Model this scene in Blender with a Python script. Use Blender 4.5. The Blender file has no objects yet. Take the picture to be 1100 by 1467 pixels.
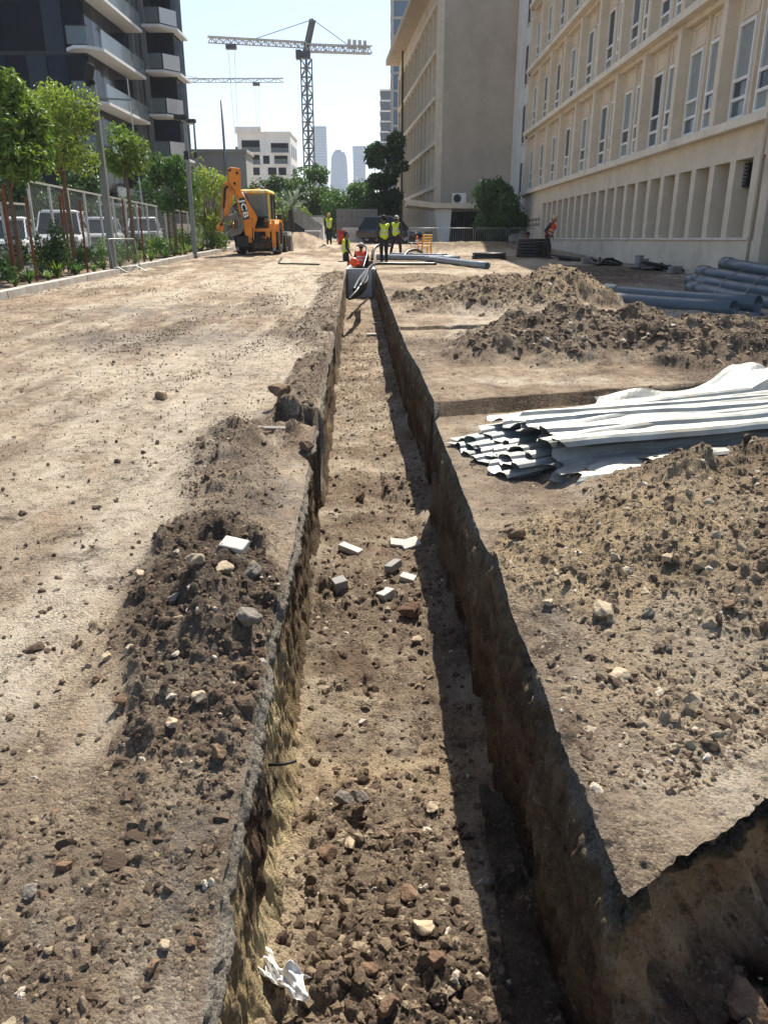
import bpy, math, random
import numpy as np
from mathutils import Vector, Matrix
# ------------------------------------------------------------------ camera
SC = bpy.context.scene
TH = math.radians(19.57); CT, ST = math.cos(TH), math.sin(TH)
CAMZ, FPX, SL = 1.7, 1101.0, .0245
cam = bpy.data.cameras.new('camera'); cam.sensor_fit = 'VERTICAL'; cam.sensor_height = 36; cam.lens = 36*FPX/1467
cam.clip_start = .05; cam.clip_end = 9000
camo = bpy.data.objects.new('camera', cam); SC.collection.objects.link(camo)
camo.location = (0, 0, CAMZ); camo.rotation_euler = (math.pi/2-TH, 0, 0); SC.camera = camo
# ------------------------------------------------------------------ sky, sun, exposure
SUN_EL, SUN_AZ = math.radians(54), math.radians(17)      # azimuth from +Y towards +X
W = bpy.data.worlds.new('World'); SC.world = W; W.use_nodes = True
wn = W.node_tree; bg = wn.nodes['Background']
sky = wn.nodes.new('ShaderNodeTexSky'); sky.sky_type = 'NISHITA'; sky.sun_disc = False
sky.sun_elevation = SUN_EL; sky.sun_rotation = SUN_AZ; sky.air_density = .9; sky.dust_density = 1.1; sky.ozone_density = 1.2
wn.links.new(sky.outputs[0], bg.inputs[0]); bg.inputs[1].default_value = .10
sl = bpy.data.lights.new('sun', 'SUN'); sl.energy = 5.0; sl.angle = math.radians(.53); sl.color = (1, .95, .86)
so = bpy.data.objects.new('sun', sl); SC.collection.objects.link(so)
sd = Vector((math.sin(SUN_AZ)*math.cos(SUN_EL), math.cos(SUN_AZ)*math.cos(SUN_EL), math.sin(SUN_EL)))
so.rotation_euler = sd.to_track_quat('Z', 'Y').to_euler(); so.location = (30, 30, 60)
VS = SC.view_settings; VS.view_transform = 'Standard'; VS.look = 'None'; VS.exposure = 1.02; VS.gamma = 1; VS.use_curve_mapping = False
SC.cycles.max_bounces = 5; SC.cycles.volume_bounces = 0; SC.cycles.transparent_max_bounces = 8
# ------------------------------------------------------------------ helpers
COL = SC.collection; R = math.radians
rnd = random.Random(11); rng = np.random.default_rng(5)
def lin(h):
    h = h.lstrip('#'); o = []
    for i in (0, 2, 4):
        c = int(h[i:i+2], 16)/255; o.append(c/12.92 if c <= .04045 else ((c+.055)/1.055)**2.4)
    return tuple(o)
def ray(px, py):
    u, v = (px-550)/FPX, (py-733.5)/FPX
    return u, CT-v*ST, -ST-v*CT
def at(px, py, Y):                                        # the place at distance Y seen there
    d = ray(px, py); t = Y/d[1]; return (t*d[0], Y, CAMZ+t*d[2])
def gz(Y): return SL*np.clip(Y, -40, 62)
def gp(px, py):
    d = ray(px, py); t = CAMZ/(SL*d[1]-d[2]); return t*d[0], t*d[1]
def tag(o, label=None, cat=None, group=None, kind=None):
    if label: o['label'] = label
    if cat: o['category'] = cat
    if group: o['group'] = group
    if kind: o['kind'] = kind
    return o
def link(name, me, mat=None, parent=None):
    o = bpy.data.objects.new(name, me); COL.objects.link(o)
    if mat and me and not me.materials: me.materials.append(mat)
    if parent: o.parent = parent
    return o
def thing(name, label, cat, loc=(0, 0, 0), rz=0, group=None):
    o = bpy.data.objects.new(name, None); COL.objects.link(o); o.location = loc; o.rotation_euler = (0, 0, rz)
    o.empty_display_size = .2
    return tag(o, label, cat, group)
def copy_tree(o, parent=None):
    c = o.copy(); COL.objects.link(c); c.parent = parent
    for ch in list(o.children): copy_tree(ch, c)
    return c
class MB:
    def __init__(s): s.v = []; s.f = []
    def add(s, vs, fs):
        b = len(s.v); s.v += [tuple(p) for p in vs]; s.f += [tuple(i+b for i in f) for f in fs]; return s
    def box(s, c, d, rz=0, m=None):
        x, y, z = d[0]/2, d[1]/2, d[2]/2
        vs = [Vector((a*x, b*y, e*z)) for e in (-1, 1) for a, b in ((-1, -1), (1, -1), (1, 1), (-1, 1))]
        M_ = m if m else Matrix.Rotation(rz, 3, 'Z')
        return s.add([M_@p+Vector(c) for p in vs], [(3, 2, 1, 0), (4, 5, 6, 7), (0, 1, 5, 4), (1, 2, 6, 5), (2, 3, 7, 6), (3, 0, 4, 7)])
    def bx(s, x0, x1, y0, y1, z0, z1): return s.box(((x0+x1)/2, (y0+y1)/2, (z0+z1)/2), (x1-x0, y1-y0, z1-z0))
    def tube(s, pts, rad, n=8, cap=True, open_in=0):
        pts = [Vector(p) for p in pts]; k = len(pts)
        if not isinstance(rad, (list, tuple)): rad = [rad]*k
        rings = []; up = None
        for i, p in enumerate(pts):
            t = (pts[min(i+1, k-1)]-pts[max(i-1, 0)]).normalized()
            if up is None: up = Vector((0, 0, 1)) if abs(t.z) < .9 else Vector((1, 0, 0))
            a = t.cross(up).normalized(); b = a.cross(t).normalized(); up = b
            rings.append([p+(a*math.cos(q)+b*math.sin(q))*rad[i] for q in [2*math.pi*j/n for j in range(n)]])
        return s.loft(rings, cap)
    def loft(s, rings, cap=True, closed=True):
        n = len(rings[0]); b = len(s.v)
        for r in rings: s.v += [tuple(p) for p in r]
        for i in range(len(rings)-1):
            for j in range(n if closed else n-1):
                q = (j+1) % n; s.f.append((b+i*n+j, b+i*n+q, b+(i+1)*n+q, b+(i+1)*n+j))
        if cap:
            s.f.append(tuple(b+j for j in range(n))[::-1]); s.f.append(tuple(b+(len(rings)-1)*n+j for j in range(n)))
        return s
    def prism(s, poly, o, ax, ay, an, h):                 # polygon in plane (o;ax,ay), extruded +-h/2 along an
        o, ax, ay, an = Vector(o), Vector(ax), Vector(ay), Vector(an)
        return s.loft([[o+ax*p+ay*q+an*e*h/2 for p, q in poly] for e in (-1, 1)])
    def wheel(s, c, ax, r0, r1, w, n=24):                 # ring, hollow between r1 and r0
        ax = Vector(ax).normalized(); a = ax.orthogonal().normalized(); b = ax.cross(a); rings = []
        for rr, e in ((r1, -.5), (r0*.93, -.5), (r0, -.36), (r0, .36), (r0*.93, .5), (r1, .5), (r1, -.5)):
            rings.append([Vector(c)+ax*w*e+(a*math.cos(q)+b*math.sin(q))*rr for q in [2*math.pi*j/n for j in range(n)]])
        return s.loft(rings, cap=False)
    def mesh(s, name, smooth=False):
        me = bpy.data.meshes.new(name); me.from_pydata(s.v, [], s.f)
        if smooth: me.shade_smooth()
        me.update(); return me
    def build(s, name, mat, parent=None, smooth=False, bevel=0):
        o = link(name, s.mesh(name, smooth), mat, parent)
        if bevel: m = o.modifiers.new('bevel', 'BEVEL'); m.width = bevel; m.segments = 2; m.limit_method = 'ANGLE'
        return o
def bar(p, q, w, h=None):                                 # straight rectangular bar between two points
    p, q = Vector(p), Vector(q); d = q-p; h = h or w
    m = d.to_track_quat('Z', 'X').to_matrix()
    return MB().box((p+q)/2, (w, h, d.length), m=m)
def addbar(mb, p, q, w, h=None):
    b = bar(p, q, w, h); mb.add(b.v, b.f); return mb
# ------------------------------------------------------------------ procedural materials
def nodes(name):
    m = bpy.data.materials.new(name); m.use_nodes = True; nt = m.node_tree
    return m, nt, nt.nodes['Principled BSDF']
def N(nt, typ, **kw):
    n = nt.nodes.new(typ)
    for k, v in kw.items():
        if k.startswith('i_'): n.inputs[k[2:].replace('_', ' ')].default_value = v
        else: setattr(n, k, v)
    return n
def noise(nt, scale, detail=4, rough=.55, vec=None, stretch=None):
    n = N(nt, 'ShaderNodeTexNoise'); n.inputs['Scale'].default_value = scale; n.inputs['Detail'].default_value = detail; n.inputs['Roughness'].default_value = rough
    if vec is None: vec = N(nt, 'ShaderNodeNewGeometry').outputs['Position']
    if stretch:
        mp = N(nt, 'ShaderNodeMapping'); mp.inputs['Scale'].default_value = stretch; nt.links.new(vec, mp.inputs[0]); vec = mp.outputs[0]
    nt.links.new(vec, n.inputs['Vector']); return n.outputs['Fac']
def remap(nt, sock, a, b, c=0, d=1):
    n = N(nt, 'ShaderNodeMapRange'); n.interpolation_type = 'SMOOTHSTEP'
    for i, v in enumerate((a, b, c, d)): n.inputs[i+1].default_value = v
    nt.links.new(sock, n.inputs[0]); return n.outputs[0]
def mix(nt, f, a, b, mode='MIX'):
    n = N(nt, 'ShaderNodeMix', data_type='RGBA', blend_type=mode)
    for s, v in ((0, f), (6, a), (7, b)):
        if hasattr(v, 'links') or isinstance(v, bpy.types.NodeSocket): nt.links.new(v, n.inputs[s])
        elif s == 0: n.inputs[0].default_value = v
        else: n.inputs[s].default_value = tuple(v)+(1,) if len(v) == 3 else v
    return n.outputs[2]
def mul(nt, a, b):
    n = N(nt, 'ShaderNodeMath', operation='MULTIPLY')
    for i, v in enumerate((a, b)):
        if isinstance(v, bpy.types.NodeSocket): nt.links.new(v, n.inputs[i])
        else: n.inputs[i].default_value = v
    return n.outputs[0]
def bump(nt, bs, h, dist, strength=1):
    b = N(nt, 'ShaderNodeBump'); b.inputs['Distance'].default_value = dist; b.inputs['Strength'].default_value = strength
    nt.links.new(h, b.inputs['Height']); nt.links.new(b.outputs[0], bs.inputs['Normal'])
def mat(name, col, rough=.7, var=.25, scale=3., metal=0, bmp=0, bscale=60, dirt=None, dirt_amt=.4, spec=.5, coat=0, obj=True):
    m, nt, bs = nodes(name)
    vec = N(nt, 'ShaderNodeTexCoord').outputs['Object'] if obj else None
    f = noise(nt, scale, 6, .65, vec)
    dk = tuple(c*(1-var) for c in col); lt = tuple(min(1, c*(1+var*.6)) for c in col)
    c = mix(nt, remap(nt, f, .3, .7), dk, lt)
    if dirt:
        g = noise(nt, scale*.37, 7, .7, vec); c = mix(nt, remap(nt, g, .5, .72, 0, dirt_amt), c, dirt)
    nt.links.new(c, bs.inputs['Base Color']); bs.inputs['Metallic'].default_value = metal
    r = noise(nt, scale*2.3, 3, .6, vec); nt.links.new(remap(nt, r, .2, .8, max(0, rough-.1), min(1, rough+.1)), bs.inputs['Roughness'])
    bs.inputs['Specular IOR Level'].default_value = spec; bs.inputs['Coat Weight'].default_value = coat
    if bmp: bump(nt, bs, noise(nt, bscale, 5, .6, vec), bmp)
    return m
def leafmat(name, a, b, tr=.35):
    m, nt, bs = nodes(name); at_ = N(nt, 'ShaderNodeAttribute', attribute_name='tint')
    c = mix(nt, at_.outputs['Fac'], a, b); bs.inputs['Roughness'].default_value = .5; bs.inputs['Specular IOR Level'].default_value = .35
    nt.links.new(c, bs.inputs['Base Color'])
    t = N(nt, 'ShaderNodeBsdfTranslucent'); hs = N(nt, 'ShaderNodeMix', data_type='RGBA', blend_type='MULTIPLY'); hs.inputs[0].default_value = 1
    nt.links.new(c, hs.inputs[6]); hs.inputs[7].default_value = (1.6, 1.7, .7, 1); nt.links.new(hs.outputs[2], t.inputs[0])
    ms = N(nt, 'ShaderNodeMixShader'); ms.inputs[0].default_value = tr
    nt.links.new(bs.outputs[0], ms.inputs[1]); nt.links.new(t.outputs[0], ms.inputs[2]); nt.links.new(ms.outputs[0], nt.nodes['Material Output'].inputs[0])
    return m
MAT = dict(
    stucco=mat('stucco', lin('d6c8b1'), .9, .10, 1.2, bmp=.004, bscale=45, dirt=lin('8f8069'), dirt_amt=.35),
    stucco2=mat('stucco_dull', lin('b3a593'), .92, .10, .5, bmp=.004, bscale=30, dirt=lin('8a7a66'), dirt_amt=.4),
    ledge=mat('ledge_plaster', lin('ddd2be'), .88, .12, 1.5, dirt=lin('8f8069'), dirt_amt=.35),
    white=mat('white_frame', lin('dfddd6'), .45, .06, 3), whitep=mat('white_plaster', lin('e4e2dc'), .85, .08, .6, dirt=lin('a5a096')),
    concrete=mat('concrete', lin('c4bfb6'), .9, .18, 2.5, bmp=.006, bscale=40, dirt=lin('6b645a')),
    block=mat('block_wall', lin('7d7975'), .92, .18, 1.2, bmp=.006, bscale=25, dirt=lin('5d564e')),
    greyplaster=mat('grey_plaster', lin('a5a5a1'), .88, .08, .5),
    steel=mat('galvanised_steel', lin('9a9c9c'), .45, .12, 4, metal=.6, dirt=lin('6a625a')),
    pole=mat('grey_pole_paint', lin('7e8180'), .5, .1, 3, metal=.3),
    fence=mat('fence_paint', lin('bdbdb8'), .5, .1, 3, metal=.3),
    dark=mat('dark_metal', lin('2a2a2b'), .5, .3, 5, metal=.4), black=mat('black_rubber', lin('1b1b1b'), .75, .3, 8, dirt=lin('6d5b48'), dirt_amt=.5),
    blackpipe=mat('black_polyethylene', lin('161616'), .4, .2, 5, dirt=lin('584c3e'), dirt_amt=.35),
    jcb=mat('yellow_orange_paint', lin('e88a0c'), .45, .15, 3, dirt=lin('7a4d20'), dirt_amt=.8, coat=.2), jcbroof=mat('pale_yellow_roof', lin('e0c569'), .5, .1, 3),
    bucket=mat('worn_bucket_steel', lin('77736b'), .5, .3, 4, metal=.5, dirt=lin('5c4a3a'), dirt_amt=.6),
    pvc=mat('grey_blue_pvc', lin('4b5860'), .38, .12, 2, dirt=lin('80776a'), dirt_amt=.3), pvclight=mat('pale_grey_pvc', lin('808a90'), .4, .1, 2, dirt=lin('8d8070'), dirt_amt=.5),
    wood=mat('stake_wood', lin('7c4a2e'), .85, .3, 12), bark=mat('bark', lin('6b5a48'), .95, .3, 9, bmp=.01, bscale=20), barkd=mat('dark_bark', lin('453a30'), .95, .3, 6, bmp=.01, bscale=20),
    plank=mat('weathered_plank', lin('7b756c'), .9, .2, 9), brickw=mat('white_paver', lin('bdb8ae'), .95, .15, 14, bmp=.004, bscale=90, dirt=lin('85745f'), dirt_amt=.85),
    brickg=mat('grey_paver', lin('8d8a86'), .9, .15, 14, bmp=.003, bscale=90, dirt=lin('7b6b57'), dirt_amt=.5),
    plastic=mat('white_plastic_film', lin('e4e2dd'), .5, .05, 6), yellow=mat('yellow_plastic', lin('e5a417'), .45, .1, 5), orange=mat('orange_plastic', lin('f0571c'), .45, .1, 5),
    kerb=mat('kerb_concrete', lin('a9a59d'), .92, .15, 3, bmp=.005, bscale=50, dirt=lin('8c745a'), dirt_amt=.6),
    red=mat('red_lens', lin('b3201a'), .25, .1, 4), lens=mat('clear_lens', lin('d5d8d8'), .15, .05, 4),
    carwhite=mat('white_car_paint', lin('e3e3e0'), .3, .04, 2, coat=.6), cardark=mat('dark_car_paint', lin('23262b'), .3, .1, 2, coat=.6), tyre=mat('tyre', lin('1c1c1c'), .85, .2, 8),
    skin=mat('skin', lin('8d5f45'), .6, .1, 6), hair=mat('hair', lin('1a1512'), .8, .2, 20), navy=mat('dark_trousers', lin('22242c'), .9, .2, 9, bmp=.01, bscale=12),
    shirt=mat('dark_shirt', lin('34363d'), .9, .2, 9, bmp=.01, bscale=12), vesty=mat('yellow_vest', lin('c9dc2a'), .7, .12, 9, bmp=.012, bscale=10), vesto=mat('orange_vest', lin('e8502a'), .7, .12, 9, bmp=.012, bscale=10),
    reflect=mat('reflective_tape', lin('c9cbc8'), .35, .05, 5), boots=mat('boots', lin('2c2520'), .8, .2, 9), capw=mat('white_cap', lin('c8c6bf'), .8, .1, 9), capy=mat('sun_hat', lin('c3ad7c'), .85, .1, 9),
    letterw=mat('white_lettering', lin('ecebe6'), .45, .05, 9), letterk=mat('black_decal', lin('141414'), .4, .1, 9),
    stone=mat('limestone_rock', lin('a8967b'), .95, .3, 9, bmp=.01, bscale=45, dirt=lin('6e5840'), dirt_amt=.7, obj=False),
    clod=mat('brown_clod', lin('6e5540'), .97, .3, 12, bmp=.012, bscale=50, dirt=lin('a08a6c'), dirt_amt=.5, obj=False),
    greystone=mat('grey_asphalt_chunk', lin('736b60'), .95, .3, 14, bmp=.012, bscale=60, dirt=lin('9d8a70'), dirt_amt=.6, obj=False),
    zinc=mat('zinc_sheet', lin('8d8f89'), .48, .22, 4, metal=.35, dirt=lin('8a7f6d'), dirt_amt=.75),
    slab=mat('balcony_slab', lin('d8d8d4'), .8, .06, .6),
    leaf=leafmat('green_leaf', lin('34501f'), lin('7a8f45'), .28), leafy=leafmat('yellow_green_leaf', lin('4d652a'), lin('98a655'), .3),
    leafd=leafmat('dark_leaf', lin('22391c'), lin('486634'), .2), leafm=leafmat('mid_leaf', lin('2b4724'), lin('5b7a40'), .22), leafo=leafmat('olive_leaf', lin('4c5f3a'), lin('8a9a6a'), .25),
)
def glass(name, col, rough=.08, sp=.5):
    m, nt, bs = nodes(name); bs.inputs['Base Color'].default_value = tuple(col)+(1,); bs.inputs['Roughness'].default_value = rough
    bs.inputs['Specular IOR Level'].default_value = sp; f = noise(nt, .7, 2, .5); bump(nt, bs, f, .01); return m
GL = [glass('dark_glass', lin('090e16'), .1, .10), glass('blue_glass', lin('0f1a30'), .1, .12), glass('grey_glass', lin('242b32'), .1, .2), glass('window_glass', lin('4c5a61'), .12)]
m, nt, bs = nodes('clear_balustrade_glass'); bs.inputs['Base Color'].default_value = (.22, .27, .27, 1); bs.inputs['Roughness'].default_value = .05; bs.inputs['Alpha'].default_value = .45; GLC = m
# ------------------------------------------------------------------ noise
def h2(ix, iy, seed):
    n = (ix.astype(np.int64)*374761393+iy.astype(np.int64)*668265263+seed*1274126177) & 0xffffffff
    n = ((n ^ (n >> 13))*1274126177) & 0xffffffff; n = ((n ^ (n >> 16))*2246822519) & 0xffffffff
    return ((n ^ (n >> 15)) & 0xffffff)/16777215.
def vn(x, y, seed):
    ix, iy = np.floor(x), np.floor(y); fx, fy = x-ix, y-iy
    fx = fx*fx*fx*(fx*(fx*6-15)+10); fy = fy*fy*fy*(fy*(fy*6-15)+10)
    a = h2(ix, iy, seed); b = h2(ix+1, iy, seed); c = h2(ix, iy+1, seed); d = h2(ix+1, iy+1, seed)
    return (a+(b-a)*fx)*(1-fy)+(c+(d-c)*fx)*fy
def fbm(x, y, o, seed, g=.5):
    s, a, t = 0, 1., 0
    for i in range(o):
        s = s+a*vn(x*2**i+i*17.3, y*2**i-i*9.1, seed+i); t += a; a *= g
    return s/t-.5
def clods(x, y, sc, seed, dens=.8):                        # lumps lying side by side, heights in units of sc
    x, y = x/sc, y/sc; wx = x+.25*fbm(x*2, y*2, 2, seed+5); wy = y+.25*fbm(x*2, y*2, 2, seed+7)
    ix, iy = np.floor(wx), np.floor(wy); out = np.zeros_like(x)
    for a in (-1, 0, 1):
        for b in (-1, 0, 1):
            jx, jy = ix+a, iy+b; r = .22+.42*h2(jx, jy, seed+2)**1.5; on = h2(jx, jy, seed+3) < dens
            dx = wx-jx-h2(jx, jy, seed); dy = wy-jy-h2(jx, jy, seed+1)
            out = np.maximum(out, np.where(on, 1.25*np.maximum(0, r*r-dx*dx-dy*dy)/r, 0))
    return out
def sstep(a, b, x): t = np.clip((x-a)/(b-a), 0, 1); return t*t*(3-2*t)
# ------------------------------------------------------------------ the lie of the land
YC = 1.58                                                   # corner of the right-hand slab
def XL(Y): return -.365-.0345*Y+.02*fbm(Y*.9, Y*0+3, 3, 21)+.024*fbm(Y*5, Y*0+1, 5, 22, .65)-.10*np.exp(-((Y-5.75)/.16)**2)*1.0
def XR(Y): return .695-.0345*Y+.02*fbm(Y*.8, Y*0+8, 3, 31)+.022*fbm(Y*5, Y*0+2, 5, 32, .65)+.05*sstep(6.7, 6.9, Y)*(1-sstep(9, 11, Y))
YEND = 33.8
MOUNDS = [  # cx, cy, rx, ry, rot, h, dark, sand
    (-.95, 1.65, .8, .55, 0, .035, .6, .1), (-1.6, 2.1, .5, .4, 0, .02, .5, 0), (-.80, 3.15, .48, 1.3, .17, .18, 1.0, 0), (-1.12, 5.3, .42, 1.5, .15, .072, .8, 0), (1.5, 2.9, .95, .65, .3, .055, .1, .4), (-.86, 8.4, .24, 2.6, .02, .10, .8, 0),
    (-1.25, 18, .35, 9, .03, .07, .7, 0), (2.9, 4.0, 2.1, 1.7, .0, .38, .12, .45), (1.2, 3.75, .75, .7, 0, .13, .05, .85), (2.55, 4.75, 1.0, .65, .1, .26, .9, 0),
    (2.7, 10.8, 2.0, 1.35, .1, .58, .85, .1), (4.9, 10.5, 1.9, 1.3, 0, .50, .8, .1), (2.3, 16.3, 1.8, 1.9, .1, .62, .8, .35), (3.8, 17.2, 1.3, 1.6, 0, .82, .4, .6),
    (.95, 17.6, .9, 1.4, 0, .17, .9, 0), (4.8, 44, 4.2, 3.2, 0, .6, .8, .2), (-5.5, 52, 2.3, 3.6, 0, .95, .5, .3), (6.2, 23.5, 1.6, 2.5, 0, .18, .8, 0), (7.5, 27, 2.2, 3.5, 0, .12, .9, 0), (-1.5, 24, .5, 3, 0, .15, .8, .2), (1.2, 24, 1.1, 2.2, 0, .1, .6, .2)]
SLOTS = [(.30, 7.15, 6.0, 8.95, .27, .60), (.0, 12.85, 2.7, 13.4, .2, .42)]     # narrow side trenches
def land(X, Y, fine=True):
    n1 = fbm(X*1.7, Y*1.7, 3, 41); n2 = fbm(X*6, Y*6, 3, 44)
    h = np.zeros_like(X); dark = np.zeros_like(X); sand = np.zeros_like(X); mm = np.zeros_like(X)
    for cx, cy, rx, ry, ro, hh, dk, sd_ in MOUNDS:
        c, s = math.cos(ro), math.sin(ro); x, y = X-cx, Y-cy; u = (x*c+y*s)/rx; v = (-x*s+y*c)/ry
        r = np.sqrt(u*u+v*v)+.55*n1+.14*n2; q = np.clip(1.08-r, 0, 1); k = q*(1.25-.35*q)
        h = np.maximum(h, hh*k)+.25*np.minimum(h, hh*k); m_ = sstep(0, .42, q); mm = np.maximum(mm, m_*min(1, (hh/.09)**2)); dark = np.maximum(dark, m_*dk); sand = np.maximum(sand, m_*sd_)
    near = np.clip((8-Y)/4, 0, 1); edge = sstep(0, .12, np.minimum(np.abs(X-XL(Y)), np.abs(X-XR(Y))))
    base = .05*n1*edge+.014*n2
    rough_patch = sstep(.0, .18, fbm(X*.8+4, Y*.45, 3, 51)+.10*np.exp(-((Y-1.6)/.9)**2)*(X < 0))
    if fine:
        far = np.clip((34-Y)/20, 0, 1); midr = np.clip((15-Y)/8, 0, 1)
        near2 = np.clip((3.6-Y)/1.4, 0, 1); amp = np.clip(.16+.55*rough_patch+1.1*mm, 0, 1.2)
        base = base+amp*(clods(X, Y, .30, 61, .5)*.16*dark*far+clods(X, Y, .12, 64, .6)*.055*np.clip(dark+.3*mm+.15*rough_patch, 0, 1)*midr+clods(X, Y, .05, 67, .7)*.030*near+clods(X, Y, .026, 71, .8)*.018*near2)+.016*fbm(X*24, Y*24, 3, 75)*np.clip(.35+amp, 0, 1)*near+.05*fbm(X*7, Y*7, 4, 76, .6)*mm
        base = base-.025*np.abs(fbm(X*3.2+9, Y*.35, 3, 78))*(1-mm)*(X < -1.2)*sstep(0, 1, np.abs(Y))
    for x0, y0, x1, y1, w, d in SLOTS:
        sy = y0+(X-x0)*(y1-y0)/(x1-x0)+.03*fbm(X*3, X*0, 3, 81); q = np.abs(Y-sy); k = (1-sstep(w*.94, w*1.05, q))*(X > -1)*(X < x1+1.5)
        h = h*(1-k); base = base-d*k; dark = np.maximum(dark, (1-sstep(w*1.0, w*1.3, q))*(X > -1)*(X < x1+1.5))  # dark soil tone here also paints the shade on the slot walls
    return h+base, dark, sand, mm, rough_patch
def floor_rel(X, Y, fine=True):
    n = fbm(X*3, Y*3, 4, 91); t = (X-XL(Y))/np.maximum(.2, XR(Y)-XL(Y))
    h = -.97+.07*n+.05*fbm(X*.9, Y*.9, 2, 95)+.10*np.exp(-np.maximum(t, 0)/.06)*(1-sstep(3, 4.5, Y))+.06*np.exp(-(1-t)/.12)
    pile = np.exp(-((Y-1.95)/.42)**2)*np.exp(-((t-.42)/.36)**2)+.6*np.exp(-((Y-2.75)/.4)**2)*np.exp(-((t-.4)/.3)**2)+.9*np.exp(-((Y-5.2)/.5)**2)*.5+.6*np.exp(-((Y-7.6)/.5)**2)*(t > .55)
    h = h+.07*pile
    if fine:
        a = np.clip(.35+1.1*pile+.8*fbm(X*1.5, Y*1.5, 3, 98), .15, 1.2)
        h = h+a*(clods(X, Y, .15, 101, .5)*.11+clods(X, Y, .07, 104, .65)*.06+clods(X, Y, .03, 107, .6)*.024)+.015*fbm(X*20, Y*20, 3, 111)
    return h, pile, t
def Z(x, y, on='g'):
    X, Y = np.array([float(x)]), np.array([float(y)])
    return float((land(X, Y)[0] if on == 'g' else floor_rel(X, Y)[0])[0]+gz(Y)[0])
def hit(px, py, on='g'):                                    # where the ground is at a pixel of the photograph
    d = ray(px, py); ts = np.linspace(1.2, 60, 6000)**1.0; X, Y, z = ts*d[0], ts*d[1], CAMZ+ts*d[2]
    g = (land(X, Y)[0] if on == 'g' else floor_rel(X, Y)[0])+gz(Y); k = np.argmax(z <= g)
    return X[k], Y[k], g[k]
def grid(name, P, matl, masks=None, flip=False):
    r, c = P.shape[:2]; me = bpy.data.meshes.new(name); me.vertices.add(r*c); me.vertices.foreach_set('co', P.reshape(-1).astype(np.float32))
    i = (np.arange(r-1)[:, None]*c+np.arange(c-1)[None]).ravel()
    q = np.stack([i, i+1, i+1+c, i+c] if not flip else [i, i+c, i+1+c, i+1], 1).ravel(); n = len(i)
    me.loops.add(4*n); me.loops.foreach_set('vertex_index', q.astype(np.int32)); me.polygons.add(n); me.polygons.foreach_set('loop_start', np.arange(0, 4*n, 4, dtype=np.int32))
    me.update(calc_edges=True); me.shade_smooth()
    if masks is not None:
        a = me.color_attributes.new('soil', 'FLOAT_COLOR', 'POINT'); a.data.foreach_set('color', masks.reshape(-1).astype(np.float32))
    me.validate(); return link(name, me, matl)
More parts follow.
